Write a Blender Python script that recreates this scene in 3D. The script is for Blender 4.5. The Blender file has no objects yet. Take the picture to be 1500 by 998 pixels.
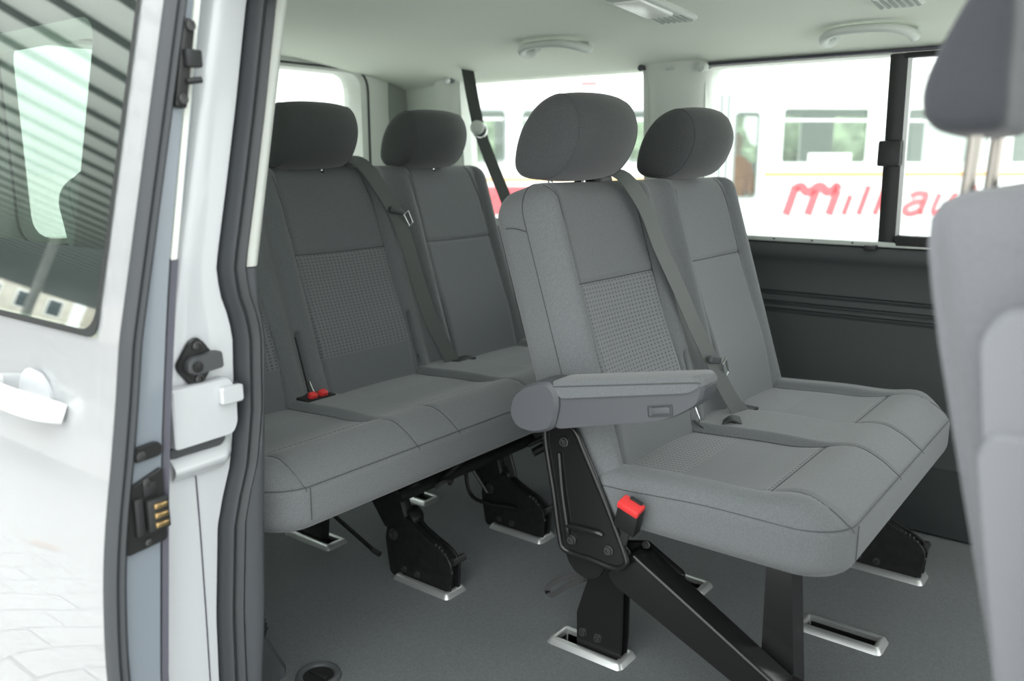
import bpy, bmesh, math, random
from mathutils import Vector, Matrix
random.seed(4)
S = bpy.context.scene
COL = S.collection
R = math.radians

# ------------------------------------------------------------------ camera, sky, exposure
cam_d = bpy.data.cameras.new('camera'); cam = bpy.data.objects.new('camera', cam_d); COL.objects.link(cam)
YAW, PITCH, FPX = 37.466, 11.908, 1244.83
cam.location = (0, 0, 1.10)
cam.rotation_euler = (R(90 - PITCH), 0, R(YAW - 90))
cam_d.sensor_width = 36.0; cam_d.lens = FPX * 36.0 / 1500.0
cam_d.clip_start = 0.02; cam_d.clip_end = 400
cam_d.dof.use_dof = True; cam_d.dof.focus_distance = 1.95; cam_d.dof.aperture_fstop = 2.4
S.camera = cam
W = bpy.data.worlds.new('overcast_sky'); S.world = W; W.use_nodes = True
bg = W.node_tree.nodes['Background']; bg.inputs[0].default_value = (0.97, 1.0, 1.0, 1); bg.inputs[1].default_value = 1.0
# overcast sky: brighter overhead than at the horizon
_t = W.node_tree; _c = _t.nodes.new('ShaderNodeTexCoord'); _s = _t.nodes.new('ShaderNodeSeparateXYZ'); _r = _t.nodes.new('ShaderNodeMapRange')
_r.inputs['To Min'].default_value = 2.3; _r.inputs['To Max'].default_value = 6.0
_t.links.new(_c.outputs['Generated'], _s.inputs[0]); _t.links.new(_s.outputs['Z'], _r.inputs['Value']); _t.links.new(_r.outputs['Result'], bg.inputs[1])
S.view_settings.view_transform = 'Standard'; S.view_settings.look = 'None'
S.view_settings.gamma = 1.0; S.view_settings.use_curve_mapping = False
S.view_settings.exposure = -0.12
S.cycles.use_denoising = True
S.cycles.max_bounces = 12; S.cycles.diffuse_bounces = 8; S.cycles.transparent_max_bounces = 16

# ------------------------------------------------------------------ materials
def mat(name, col, rough=0.6, metal=0.0, sheen=0.0, coat=0.0, spec=0.5, noise=None, bump=None):
    m = bpy.data.materials.new(name); m.use_nodes = True
    nt = m.node_tree; b = nt.nodes['Principled BSDF']
    c = (*col, 1)
    b.inputs['Base Color'].default_value = c
    b.inputs['Roughness'].default_value = rough; b.inputs['Metallic'].default_value = metal
    b.inputs['Sheen Weight'].default_value = sheen; b.inputs['Coat Weight'].default_value = coat
    b.inputs['Coat Roughness'].default_value = 0.06
    b.inputs['Specular IOR Level'].default_value = spec
    tc = nt.nodes.new('ShaderNodeTexCoord')
    if noise:
        sc, amt = noise
        n = nt.nodes.new('ShaderNodeTexNoise'); n.inputs['Scale'].default_value = sc; n.inputs['Detail'].default_value = 3
        nt.links.new(tc.outputs['Object'], n.inputs['Vector'])
        r = nt.nodes.new('ShaderNodeValToRGB')
        r.color_ramp.elements[0].position = 0.3; r.color_ramp.elements[1].position = 0.7
        r.color_ramp.elements[0].color = tuple(x * (1 - amt) for x in col) + (1,)
        r.color_ramp.elements[1].color = tuple(min(1, x * (1 + amt)) for x in col) + (1,)
        nt.links.new(n.outputs['Fac'], r.inputs['Fac']); nt.links.new(r.outputs['Color'], b.inputs['Base Color'])
    if bump:
        sc, st = bump
        n = nt.nodes.new('ShaderNodeTexNoise'); n.inputs['Scale'].default_value = sc; n.inputs['Detail'].default_value = 2
        nt.links.new(tc.outputs['Object'], n.inputs['Vector'])
        bp = nt.nodes.new('ShaderNodeBump'); bp.inputs['Strength'].default_value = st; bp.inputs['Distance'].default_value = 0.002
        nt.links.new(n.outputs['Fac'], bp.inputs['Height']); nt.links.new(bp.outputs['Normal'], b.inputs['Normal'])
    return m

def weave(name, col, pu, pv, thr, dark, depth=0.6):
    """woven seat cloth: small sunk dots on a grid laid in the panel's own metres (UV)"""
    m = mat(name, col, 0.92, sheen=0.25, spec=0.2)
    nt = m.node_tree; b = nt.nodes['Principled BSDF']
    uv = nt.nodes.new('ShaderNodeUVMap'); sp = nt.nodes.new('ShaderNodeSeparateXYZ'); nt.links.new(uv.outputs['UV'], sp.inputs[0])
    def M(op, a, bb=None):
        n = nt.nodes.new('ShaderNodeMath'); n.operation = op
        for i, v in enumerate((a, bb)):
            if v is None: continue
            if isinstance(v, (int, float)): n.inputs[i].default_value = v
            else: nt.links.new(v, n.inputs[i])
        return n.outputs[0]
    su = M('SINE', M('MULTIPLY', sp.outputs['X'], 2 * math.pi / pu))
    sv = M('SINE', M('MULTIPLY', sp.outputs['Y'], 2 * math.pi / pv))
    k = M('MULTIPLY', M('MULTIPLY_ADD', su, 0.5), 1.0)
    a = M('ADD', M('MULTIPLY', su, 0.5), 0.5); c = M('ADD', M('MULTIPLY', sv, 0.5), 0.5)
    h = M('MULTIPLY', a, c)
    r = nt.nodes.new('ShaderNodeValToRGB'); nt.links.new(h, r.inputs['Fac'])
    r.color_ramp.elements[0].position = thr; r.color_ramp.elements[1].position = min(1, thr + 0.25)
    r.color_ramp.elements[0].color = (*col, 1); r.color_ramp.elements[1].color = tuple(x * dark for x in col) + (1,)
    nt.links.new(r.outputs['Color'], b.inputs['Base Color'])
    bp = nt.nodes.new('ShaderNodeBump'); bp.invert = True; bp.inputs['Strength'].default_value = depth; bp.inputs['Distance'].default_value = 0.0015
    nt.links.new(h, bp.inputs['Height']); nt.links.new(bp.outputs['Normal'], b.inputs['Normal'])
    return m

def glass(name, tint, refl=0.06, rough=0.0):
    m = bpy.data.materials.new(name); m.use_nodes = True; nt = m.node_tree
    nt.nodes.remove(nt.nodes['Principled BSDF'])
    out = nt.nodes['Material Output']
    t = nt.nodes.new('ShaderNodeBsdfTransparent'); t.inputs[0].default_value = (*tint, 1)
    g = nt.nodes.new('ShaderNodeBsdfGlossy'); g.inputs['Roughness'].default_value = rough; g.inputs[0].default_value = (0.95, 1, 0.97, 1)
    lw = nt.nodes.new('ShaderNodeLayerWeight'); lw.inputs['Blend'].default_value = 0.5
    pw = nt.nodes.new('ShaderNodeMath'); pw.operation = 'POWER'; pw.inputs[1].default_value = 5; nt.links.new(lw.outputs['Facing'], pw.inputs[0])
    fr = nt.nodes.new('ShaderNodeMath'); fr.operation = 'MULTIPLY_ADD'; fr.inputs[1].default_value = 0.92; fr.inputs[2].default_value = 0.06; nt.links.new(pw.outputs[0], fr.inputs[0])
    ad = nt.nodes.new('ShaderNodeMath'); ad.operation = 'ADD'; ad.inputs[1].default_value = refl; ad.use_clamp = True
    nt.links.new(fr.outputs[0], ad.inputs[0])
    mx = nt.nodes.new('ShaderNodeMixShader')
    nt.links.new(ad.outputs[0], mx.inputs[0]); nt.links.new(t.outputs[0], mx.inputs[1]); nt.links.new(g.outputs[0], mx.inputs[2])
    nt.links.new(mx.outputs[0], out.inputs['Surface'])
    return m

FAB = (0.146, 0.156, 0.161)
M = {
 'fabric': mat('grey_seat_cloth', FAB, 0.92, sheen=0.25, spec=0.2, noise=(420, 0.16), bump=(700, 0.12)),
 'fabric_dark': mat('charcoal_headrest_cloth', (0.070, 0.074, 0.076), 0.92, sheen=0.2, spec=0.2, noise=(420, 0.16), bump=(700, 0.12)),
 'waffle': weave('waffle_seat_cloth', (0.182, 0.193, 0.200), 0.0140, 0.0092, 0.38, 0.56),
 'ribbed': weave('fine_ribbed_seat_cloth', (0.155, 0.165, 0.172), 0.004, 0.006, 0.55, 0.8, 0.2),
 'seam': mat('seam_thread', (0.065, 0.07, 0.072), 0.9),
 'grey_plastic': mat('grey_plastic', (0.086, 0.089, 0.098), 0.55, bump=(900, 0.05)),
 'pale_plastic': mat('pale_grey_plastic', (0.17, 0.175, 0.19), 0.5),
 'dark_plastic': mat('dark_grey_trim_plastic', (0.062, 0.066, 0.070), 0.55, bump=(900, 0.08)),
 'jamb_plastic': mat('grey_jamb_trim_plastic', (0.080, 0.087, 0.095), 0.45, bump=(900, 0.05)),
 'panel': mat('charcoal_side_panel', (0.058, 0.066, 0.066), 0.7, bump=(500, 0.1)),
 'panel_low': mat('black_kick_panel', (0.03, 0.035, 0.035), 0.85, bump=(500, 0.1)),
 'black_metal': mat('black_painted_steel', (0.012, 0.012, 0.012), 0.22, spec=0.5),
 'worn_black': mat('black_lock_steel', (0.010, 0.011, 0.011), 0.42, noise=(60, 0.5)),
 'bolt': mat('dark_bolt_steel', (0.09, 0.09, 0.09), 0.35, metal=0.7),
 'chrome': mat('bright_chrome', (0.8, 0.82, 0.82), 0.12, metal=1.0),
 'post_steel': mat('brushed_post_steel', (0.45, 0.42, 0.38), 0.22, metal=1.0),
 'alu': mat('satin_aluminium', (0.62, 0.64, 0.63), 0.38, metal=0.75),
 'pit': mat('black_socket_pit', (0.008, 0.009, 0.009), 0.7),
 'carpet': mat('grey_carpet', (0.082, 0.096, 0.096), 1.0, sheen=0.3, spec=0.1, noise=(260, 0.22), bump=(500, 0.5)),
 'cream': mat('cream_headliner', (0.74, 0.78, 0.70), 0.9, spec=0.15, noise=(300, 0.03)),
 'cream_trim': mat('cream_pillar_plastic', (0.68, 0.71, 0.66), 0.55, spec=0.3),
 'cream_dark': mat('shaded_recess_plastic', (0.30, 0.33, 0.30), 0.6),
 'handle': mat('pale_grey_handle_plastic', (0.56, 0.60, 0.56), 0.45),
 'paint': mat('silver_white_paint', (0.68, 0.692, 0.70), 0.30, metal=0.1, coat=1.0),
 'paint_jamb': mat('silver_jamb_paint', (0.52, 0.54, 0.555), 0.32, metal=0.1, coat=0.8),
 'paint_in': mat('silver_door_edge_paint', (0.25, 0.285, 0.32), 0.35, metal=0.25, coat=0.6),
 'rubber': mat('black_rubber', (0.032, 0.036, 0.040), 0.5),
 'rubber_dark': mat('deep_black_rubber', (0.018, 0.02, 0.02), 0.5),
 'dark_edge': mat('dark_violet_edge_strip', (0.055, 0.055, 0.075), 0.5),
 'red': mat('red_button_plastic', (0.75, 0.045, 0.045), 0.4),
 'black_plastic': mat('black_plastic', (0.016, 0.017, 0.017), 0.4),
 'belt': mat('grey_belt_webbing', (0.105, 0.114, 0.110), 0.42, spec=0.4),
 'belt_black': mat('dark_belt_webbing', (0.030, 0.036, 0.034), 0.6),
 'glass': glass('green_tinted_glass', (0.92, 0.97, 0.94), 0.0),
 'door_glass': glass('door_tinted_glass', (0.78, 0.93, 0.84), 0.40),
 'tram_glass': glass('pale_tram_glass', (0.58, 0.66, 0.60), 0.04),
 'lens': mat('white_lamp_lens', (0.85, 0.88, 0.85), 0.25),
 'brass': mat('brass_contact', (0.75, 0.52, 0.25), 0.3, metal=1.0),
 'tram_white': mat('white_tram_paint', (0.86, 0.87, 0.86), 0.4, coat=0.3),
 'tram_red': mat('red_lettering', (0.80, 0.13, 0.15), 0.5),
 'tram_orange': mat('orange_stripe', (0.9, 0.42, 0.08), 0.5),
 'tram_grey': mat('grey_door_rubber', (0.30, 0.33, 0.32), 0.6),
 'leafage': mat('green_leaves', (0.24, 0.29, 0.20), 0.8, noise=(3, 0.6)),
 'bark': mat('brown_bark', (0.12, 0.08, 0.05), 0.9),
 'orange_leaf': mat('orange_dead_leaf', (0.75, 0.33, 0.08), 0.6),
 'concrete': mat('pale_concrete', (0.55, 0.55, 0.52), 0.8, noise=(2, 0.1)),
 'slat': mat('pale_canopy_slat', (0.80, 0.82, 0.80), 0.5),
 'dark_gap': mat('dark_canopy_steel', (0.05, 0.06, 0.06), 0.6),
 'wall_render': mat('cream_house_render', (0.62, 0.58, 0.50), 0.9, noise=(1.5, 0.12)),
 'window_dark': mat('dark_window_glass', (0.03, 0.045, 0.05), 0.1),
 'jacket_blue': mat('blue_jacket', (0.30, 0.55, 0.80), 0.8),
 'jacket_orange': mat('orange_jacket', (0.70, 0.25, 0.10), 0.8),
 'skin': mat('skin', (0.60, 0.38, 0.28), 0.6),
 'hair': mat('dark_hair', (0.03, 0.02, 0.015), 0.7),
}

M['paint'].node_tree.nodes['Principled BSDF'].inputs['Coat IOR'].default_value = 1.75
M['paint'].node_tree.nodes['Principled BSDF'].inputs['Coat Roughness'].default_value = 0.02
# ------------------------------------------------------------------ object helpers
WLOC = {}
def thing(name, label, cat, loc=(0, 0, 0), group=None):
    o = bpy.data.objects.new(name, None); COL.objects.link(o); o.location = loc
    o.empty_display_size = 0.05
    WLOC[o.name] = Vector(loc); tag(o, label, cat, group); return o
def tag(o, label=None, cat=None, group=None, kind=None):
    if label: o['label'] = label
    if cat: o['category'] = cat
    if group: o['group'] = group
    if kind: o['kind'] = kind
    return o
def build(name, bm, mats, parent=None, smooth=True, ang=38, label=None):
    """link bm (in world metres) as one mesh, in its parent's frame"""
    me = bpy.data.meshes.new(name)
    off = WLOC[parent.name] if parent else Vector()
    base = Vector()
    if not parent and bm.verts:
        xs = [v.co for v in bm.verts]
        lo = Vector((min(v.x for v in xs), min(v.y for v in xs), min(v.z for v in xs)))
        hi = Vector((max(v.x for v in xs), max(v.y for v in xs), max(v.z for v in xs)))
        base = Vector(((lo.x + hi.x) / 2, (lo.y + hi.y) / 2, lo.z))
    bmesh.ops.translate(bm, verts=bm.verts, vec=-(off + base))
    bm.to_mesh(me); bm.free()
    if not isinstance(mats, (list, tuple)): mats = [mats]
    for m in mats: me.materials.append(M[m] if isinstance(m, str) else m)
    if smooth:
        me.polygons.foreach_set('use_smooth', [True] * len(me.polygons))
        if ang: me.set_sharp_from_angle(angle=R(ang))
    o = bpy.data.objects.new(name, me); COL.objects.link(o)
    if parent: o.parent = parent
    else: o.location = base
    WLOC[o.name] = off + base if parent else base
    if label: o['label'] = label
    return o
def struct(name, bm, mats, **k):
    o = build(name, bm, mats, **k); o['kind'] = 'structure'; return o

def quad_grid(bm, rows, closed_u=False, closed_v=False, mi=0, uvs=None):
    V = [[bm.verts.new(p) for p in r] for r in rows]
    nr, nc = len(V), len(V[0])
    lay = bm.loops.layers.uv.verify() if uvs else None
    for i in range(nr if closed_v else nr - 1):
        for j in range(nc if closed_u else nc - 1):
            a, b = (i, j), (i, (j + 1) % nc); c, d = ((i + 1) % nr, (j + 1) % nc), ((i + 1) % nr, j)
            try: f = bm.faces.new((V[a[0]][a[1]], V[b[0]][b[1]], V[c[0]][c[1]], V[d[0]][d[1]]))
            except ValueError: continue
            f.material_index = mi if not callable(mi) else mi(i, j)
            if lay:
                for lp, (p, q) in zip(f.loops, (a, b, c, d)): lp[lay].uv = uvs[p][q]
    return V
def cap(bm, ring, mi=0):
    try:
        f = bm.faces.new(ring); f.material_index = mi; return f
    except ValueError: return None
def rbox(bm, c, s, bev=0.004, rot=None, seg=2, mi=0):
    r = bmesh.ops.create_cube(bm, size=1.0); vs = r['verts']
    bmesh.ops.scale(bm, verts=vs, vec=s)
    fs = list({f for v in vs for f in v.link_faces})
    for f in fs: f.material_index = mi
    if bev > 0:
        es = list({e for v in vs for e in v.link_edges})
        o = bmesh.ops.bevel(bm, geom=es, offset=min(bev, min(s) * 0.45), segments=seg, affect='EDGES', profile=0.5)
        vs = list({v for f in o['faces'] for v in f.verts} | {v for v in vs if v.is_valid})
        for f in {f for v in vs for f in v.link_faces}: f.material_index = mi
    if rot is not None: bmesh.ops.rotate(bm, verts=vs, cent=(0, 0, 0), matrix=rot)
    bmesh.ops.translate(bm, verts=vs, vec=c)
    return vs
def tube(bm, pts, r, n=10, mi=0, caps=True, closed=False, flat=1.0):
    pts = [Vector(p) for p in pts]; N = len(pts); rings = []; prev = None
    for i, p in enumerate(pts):
        if closed: t = pts[(i + 1) % N] - pts[(i - 1) % N]
        else: t = pts[min(i + 1, N - 1)] - pts[max(i - 1, 0)]
        t.normalize()
        if prev is None:
            a = Vector((0, 0, 1)) if abs(t.z) < 0.9 else Vector((1, 0, 0))
            u = t.cross(a).normalized()
        else: u = (prev - t * prev.dot(t)).normalized()
        prev = u; v = t.cross(u)
        rr = r[i] if isinstance(r, (list, tuple)) else r
        rings.append([p + u * (rr * math.cos(2 * math.pi * k / n)) + v * (rr * flat * math.sin(2 * math.pi * k / n)) for k in range(n)])
    V = quad_grid(bm, rings, closed_u=True, closed_v=closed, mi=mi)
    if caps and not closed: cap(bm, V[0][::-1], mi); cap(bm, V[-1], mi)
def ribbon(bm, pts, wdir, w, t=0.0016, mi=0):
    """flat webbing along pts, wdir (vector or list of vectors) across"""
    pts = [Vector(p) for p in pts]; rows = []; N = len(pts)
    for i, p in enumerate(pts):
        d = (pts[min(i + 1, N - 1)] - pts[max(i - 1, 0)]).normalized()
        wv = Vector(wdir[i] if isinstance(wdir, list) else wdir); wv = (wv - d * wv.dot(d)).normalized()
        n = d.cross(wv); ww = (w[i] if isinstance(w, list) else w) / 2
        rows.append([p - wv * ww - n * t / 2, p + wv * ww - n * t / 2, p + wv * ww + n * t / 2, p - wv * ww + n * t / 2])
    V = quad_grid(bm, rows, closed_u=True, mi=mi); cap(bm, V[0][::-1], mi); cap(bm, V[-1], mi)
def smooth_path(pts, sub=6, closed=False):
    P = [Vector(p) for p in pts]; N = len(P); out = []
    for i in range(N if closed else N - 1):
        g = (lambda k: P[k % N]) if closed else (lambda k: P[max(0, min(N - 1, k))])
        p0, p1, p2, p3 = g(i - 1), g(i), g(i + 1), g(i + 2)
        for k in range(sub):
            t = k / sub
            out.append(0.5 * ((2 * p1) + (p2 - p0) * t + (2 * p0 - 5 * p1 + 4 * p2 - p3) * t * t + (3 * p1 - p0 - 3 * p2 + p3) * t ** 3))
    if not closed: out.append(P[-1])
    return out
def fillet(pts, r, seg=5):
    P = [Vector((p[0], p[1])) for p in pts]; N = len(P); out = []
    for i in range(N):
        a, b, c = P[i - 1], P[i], P[(i + 1) % N]
        u, v = (a - b), (c - b); lu, lv = u.length, v.length; u.normalize(); v.normalize()
        rr = r[i] if isinstance(r, (list, tuple)) else r
        d = min(rr, lu * 0.48, lv * 0.48)
        p, q = b + u * d, b + v * d
        for k in range(seg + 1):
            t = k / seg; out.append((p * (1 - t) ** 2 + b * 2 * t * (1 - t) + q * t * t)[:])
    return out
AX = {'x': lambda a, b, h: (h, a, b), 'y': lambda a, b, h: (a, h, b), 'z': lambda a, b, h: (a, b, h)}
def plate(bm, outline, axis, h0, h1, bev=0.002, mi=0):
    """prism of a 2-D outline between h0 and h1 along axis, edges chamfered"""
    f = AX[axis]
    cx = sum(p[0] for p in outline) / len(outline); cy = sum(p[1] for p in outline) / len(outline)
    ext = max(max(abs(p[0] - cx), abs(p[1] - cy)) for p in outline)
    k = 1 - bev / max(ext, 1e-4)
    s = 1 if h1 > h0 else -1
    def ring(kk, h): return [f(cx + (p[0] - cx) * kk, cy + (p[1] - cy) * kk, h) for p in outline]
    rows = [ring(k, h0), ring(1, h0 + s * bev), ring(1, h1 - s * bev), ring(k, h1)]
    V = quad_grid(bm, rows, closed_u=True, mi=mi); cap(bm, V[0][::-1], mi); cap(bm, V[-1], mi)
def lathe(bm, prof, c, axis='z', n=24, mi=0):
    f = AX[axis]; rows = []
    for r, h in prof:
        rows.append([Vector(f(r * math.cos(2 * math.pi * k / n), r * math.sin(2 * math.pi * k / n), h)) + Vector(c) for k in range(n)])
    V = quad_grid(bm, rows, closed_u=True, mi=mi)
    cap(bm, V[0][::-1], mi); cap(bm, V[-1], mi)
def fixn(bm): bmesh.ops.recalc_face_normals(bm, faces=bm.faces); return bm
def NB(): return bmesh.new()
def sstep(a, b, x):
    t = max(0.0, min(1.0, (x - a) / (b - a))); return t * t * (3 - 2 * t)
def lerp_tab(tab, z):
    tab = sorted(tab)
    if z <= tab[0][0]: return tab[0][1]
    for (a, x), (b, y) in zip(tab, tab[1:]):
        if z <= b: return x + (y - x) * (z - a) / (b - a)
    return tab[-1][1]
def bolt(parent, p, axis='x', r=0.010, s=-1, name='bolt'):
    bm = NB(); h = 0.007 * s
    lathe(bm, [(r * 1.25, 0), (r * 1.25, h * .3), (r, h * .35), (r * .95, h), (r * .55, h), (r * .5, h * .5), (0.0005, h * .5)], p, axis, 18)
    return build(name, fixn(bm), 'bolt', parent)

def pillow(w0, w1, v0, v1, T, RAD, rf, rb, hfn, mfn, pmap, du=0.006, mats=('fabric',)):
    """upholstered block on a rounded rectangle: front face shaped by hfn(u,v), rolled edges"""
    bm = NB(); lay = bm.loops.layers.uv.verify()
    rl, rr, tr, tl = RAD                                   # radii: (w0,v0) (w1,v0) (w1,v1) (w0,v1)
    nu = max(8, int((w1 - w0) / du)); nv = max(8, int((v1 - v0) / du)); nc = 10
    def loop(d):
        a0, a1, b0, b1 = w0 + d, w1 - d, v0 + d, v1 - d
        q = [max(0.0, r - d) for r in (rl, rr, tr, tl)]
        lim = min(a1 - a0, b1 - b0) / 2; q = [min(x, max(0, lim)) for x in q]
        P = []
        def side(p, s, n):
            for k in range(n): t = k / n; P.append((p[0] + (s[0] - p[0]) * t, p[1] + (s[1] - p[1]) * t))
        def arc(c, r, a):
            for k in range(nc): t = a + (math.pi / 2) * k / nc; P.append((c[0] + r * math.cos(t), c[1] + r * math.sin(t)))
        side((a0 + q[0], b0), (a1 - q[1], b0), nu); arc((a1 - q[1], b0 + q[1]), q[1], -math.pi / 2)
        side((a1, b0 + q[1]), (a1, b1 - q[2]), nv); arc((a1 - q[2], b1 - q[2]), q[2], 0)
        side((a1 - q[2], b1), (a0 + q[3], b1), nu); arc((a0 + q[3], b1 - q[3]), q[3], math.pi / 2)
        side((a0, b1 - q[3]), (a0, b0 + q[0]), nv); arc((a0 + q[0], b0 + q[0]), q[0], math.pi)
        return P
    dmax = min(w1 - w0, v1 - v0) / 2
    rings = []                                              # (inset, depth, front weight)
    for k in range(7): a = math.pi / 2 * k / 6; rings.append((rb * (1 - math.sin(a)), T - rb + rb * math.cos(a), 0))
    ns = 5
    for k in range(1, ns): rings.append((0, (T - rb) + (rf - (T - rb)) * k / ns, 0.0))
    for k in range(11):
        a = math.pi / 2 * k / 10; rings.append((rf * (1 - math.cos(a)), rf * (1 - math.sin(a)), sstep(0.0, 1.0, math.sin(a)) ))
    d = rf
    while d + du < dmax - 0.001: d += du; rings.append((d, 0.0, 1.0))
    rings.append((dmax, 0.0, 1.0))
    rows, uvs = [], []
    for (dd, dep, w) in rings:
        L = loop(dd); rows.append([pmap(u, v, dep - (hfn(u, v) * w if w else 0)) for u, v in L]); uvs.append(L)
    nr, ncol = len(rows), len(rows[0])
    V = [[bm.verts.new(p) for p in r] for r in rows]
    for i in range(nr - 1):
        for j in range(ncol):
            k = (j + 1) % ncol
            f = bm.faces.new((V[i][j], V[i][k], V[i + 1][k], V[i + 1][j]))
            us = (uvs[i][j], uvs[i][k], uvs[i + 1][k], uvs[i + 1][j])
            for lp, uv in zip(f.loops, us): lp[lay].uv = uv
            mu = sum(p[0] for p in us) / 4; mv = sum(p[1] for p in us) / 4
            f.material_index = mfn(mu, mv) if rings[i + 1][2] > 0.9 else 0
    cap(bm, V[0][::-1])
    bmesh.ops.remove_doubles(bm, verts=bm.verts, dist=0.0002)
    fixn(bm)
    return bm

# ------------------------------------------------------------------ ground and street
def brick_mat():
    m = mat('pale_paving', (0.55, 0.55, 0.53), 0.8); nt = m.node_tree; b = nt.nodes['Principled BSDF']
    tc = nt.nodes.new('ShaderNodeTexCoord'); br = nt.nodes.new('ShaderNodeTexBrick')
    br.inputs['Scale'].default_value = 1.0; br.inputs['Brick Width'].default_value = 0.4; br.inputs['Row Height'].default_value = 0.2
    br.inputs['Mortar Size'].default_value = 0.008
    br.inputs['Color1'].default_value = (0.56, 0.56, 0.54, 1); br.inputs['Color2'].default_value = (0.50, 0.50, 0.48, 1); br.inputs['Mortar'].default_value = (0.16, 0.16, 0.155, 1)
    nt.links.new(tc.outputs['Object'], br.inputs['Vector']); nt.links.new(br.outputs['Color'], b.inputs['Base Color'])
    return m
GZ = -0.50
bm = NB(); quad_grid(bm, [[(-60, -60, GZ), (80, -60, GZ)], [(-60, 110, GZ), (80, 110, GZ)]])
struct('ground', bm, brick_mat(), smooth=False)

# ------------------------------------------------------------------ van floor with its socket slots
SOCK = [('near', 1.517, 1.900), ('near', 1.517, 1.440), ('near', 1.517, 0.933),
        ('mid', 1.927, 1.900), ('mid', 1.927, 1.440), ('mid', 1.927, 0.933), ('mid', 1.927, 0.494), ('far', 2.335, 0.494)]
SX, SY = 0.042, 0.160                                      # slot opening
xs = [0.80]; ys = [-1.4]
for x in (1.517, 1.927, 2.335): xs += [x - SX / 2, x + SX / 2]
for y in (0.494, 0.933, 1.440, 1.900): ys += [y - SY / 2, y + SY / 2]
xs.append(2.68); ys.append(2.60)
bm = NB(); g = {}
def gv(i, j, z):
    if (i, j, z) not in g: g[(i, j, z)] = bm.verts.new((xs[i], ys[j], z))
    return g[(i, j, z)]
holes = {(x, y) for _, x, y in SOCK}
def is_hole(i, j): return (round((xs[i] + xs[i + 1]) / 2, 3), round((ys[j] + ys[j + 1]) / 2, 3)) in holes
for i in range(len(xs) - 1):
    for j in range(len(ys) - 1):
        z = -0.06 if is_hole(i, j) else 0.0
        f = bm.faces.new((gv(i, j, z), gv(i + 1, j, z), gv(i + 1, j + 1, z), gv(i, j + 1, z)))
        if z < 0:
            f.material_index = 1
            for (a, b_) in (((i, j), (i + 1, j)), ((i + 1, j), (i + 1, j + 1)), ((i + 1, j + 1), (i, j + 1)), ((i, j + 1), (i, j))):
                q = bm.faces.new((gv(*a, 0.0), gv(*b_, 0.0), gv(*b_, -0.06), gv(*a, -0.06))); q.material_index = 1
struct('floor', bm, ['carpet', 'pit'], smooth=False)
bm = NB(); rbox(bm, (1.72, 0.6, -0.105), (2.02, 4.0, 0.08), 0.01); struct('trim_1', bm, 'dark_edge', smooth=False)

# ------------------------------------------------------------------ body shell
def door_raw(z): return lerp_tab([(-0.25, .60), (0.0, .570), (0.308, .558), (0.419, .565), (0.522, .574), (0.59, .588), (0.693, .608), (0.837, .631), (1.45, .7757), (1.55, .81)], z)
def door_x(z):
    k = .075 * (1 - sstep(.70, .84, z))
    return sum(door_raw(z + k * d) for d in (-1, -.75, -.5, -.25, 0, .25, .5, .75, 1)) / 9
def body_x(z): return door_x(z) + 0.092
def seal_x(z): return lerp_tab([(-0.2, .775), (0.183, .771), (0.313, .776), (0.476, .792), (0.523, .805), (0.58, .825), (0.676, .841), (0.808, .848), (0.845, .841), (0.882, .829), (0.929, .826), (1.052, .854), (1.185, .883), (1.361, .918), (1.45, .945)], z)
def trim_x(z): return lerp_tab([(-0.2, .85), (0.135, .861), (0.267, .876), (0.442, .887), (0.533, .894), (0.661, .904), (0.785, .916), (0.815, .912), (0.856, .907), (0.921, .907), (1.189, .963), (1.373, 1.002), (1.45, 1.02)], z)
ZS = [-0.2 + 0.025 * i for i in range(67)]                  # to 1.45

# near rear jamb in painted steel (front-facing wall of the body behind the door opening)
bm = NB(); rows = []
for z in ZS:
    b, s = body_x(z), seal_x(z)
    inset = 0.035 * sstep(0.595, 0.575, z) * 0 
    rows.append([(b, 1.42, z), (b, 1.285, z), (b + 0.006, 1.262, z), (b + 0.022, 1.252, z), (s - 0.03, 1.250, z), (s - 0.006, 1.250, z), (s + 0.004, 1.262, z), (s + 0.012, 1.29, z)])
quad_grid(bm, rows); fixn(bm)
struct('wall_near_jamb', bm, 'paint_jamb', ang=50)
# raised cover box on the jamb, over the door-rail pocket
jr = thing('rail_cover', 'white painted rail cover box on the door pillar, below the black catch', 'cover', (0.77, 1.25, 0.61))
bm = NB(); plate(bm, fillet([(0.708, 0.640), (0.816, 0.643), (0.826, 0.660), (0.828, 0.715), (0.818, 0.742), (0.708, 0.742)], 0.008), 'y', 1.250, 1.226, 0.003)
build('cover_box', fixn(bm), 'paint_jamb', jr)
bm = NB(); plate(bm, fillet([(0.790, 0.700), (0.834, 0.700), (0.834, 0.730), (0.790, 0.730)], 0.006), 'y', 1.228, 1.214, 0.003)
build('cover_tab', fixn(bm), 'paint_jamb', jr)
bm = NB(); plate(bm, fillet([(0.708, 0.622), (0.800, 0.624), (0.810, 0.630), (0.812, 0.640), (0.708, 0.640)], 0.006), 'y', 1.249, 1.244, 0.001)  # flat dark plate: the pocket's shade put into colour, no recess behind it
build('rail_pocket_shade', fixn(bm), 'dark_plastic', jr, label='flat dark plate for the shade in the rail pocket')
bm = NB(); rows = []
for k in range(9):
    a = k / 8; z = 0.622 - 0.04 * a; dy = -0.016 * math.sin(a * math.pi) - 0.004
    rows.append([(0.706, 1.250 + dy, z), (0.80, 1.250 + dy, z), (0.818, 1.252 + dy * .6, z + .01), (0.828, 1.256, z + .03)])
quad_grid(bm, rows); build('rail_lip', fixn(bm), 'paint_jamb', jr)
bm = NB(); tube(bm, smooth_path([(0.752, 1.2492, 0.585), (0.752, 1.2492, 0.45), (0.748, 1.2492, 0.2), (0.742, 1.2492, 0.0), (0.738, 1.2492, -0.15)]), 0.0013, 6)
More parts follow.
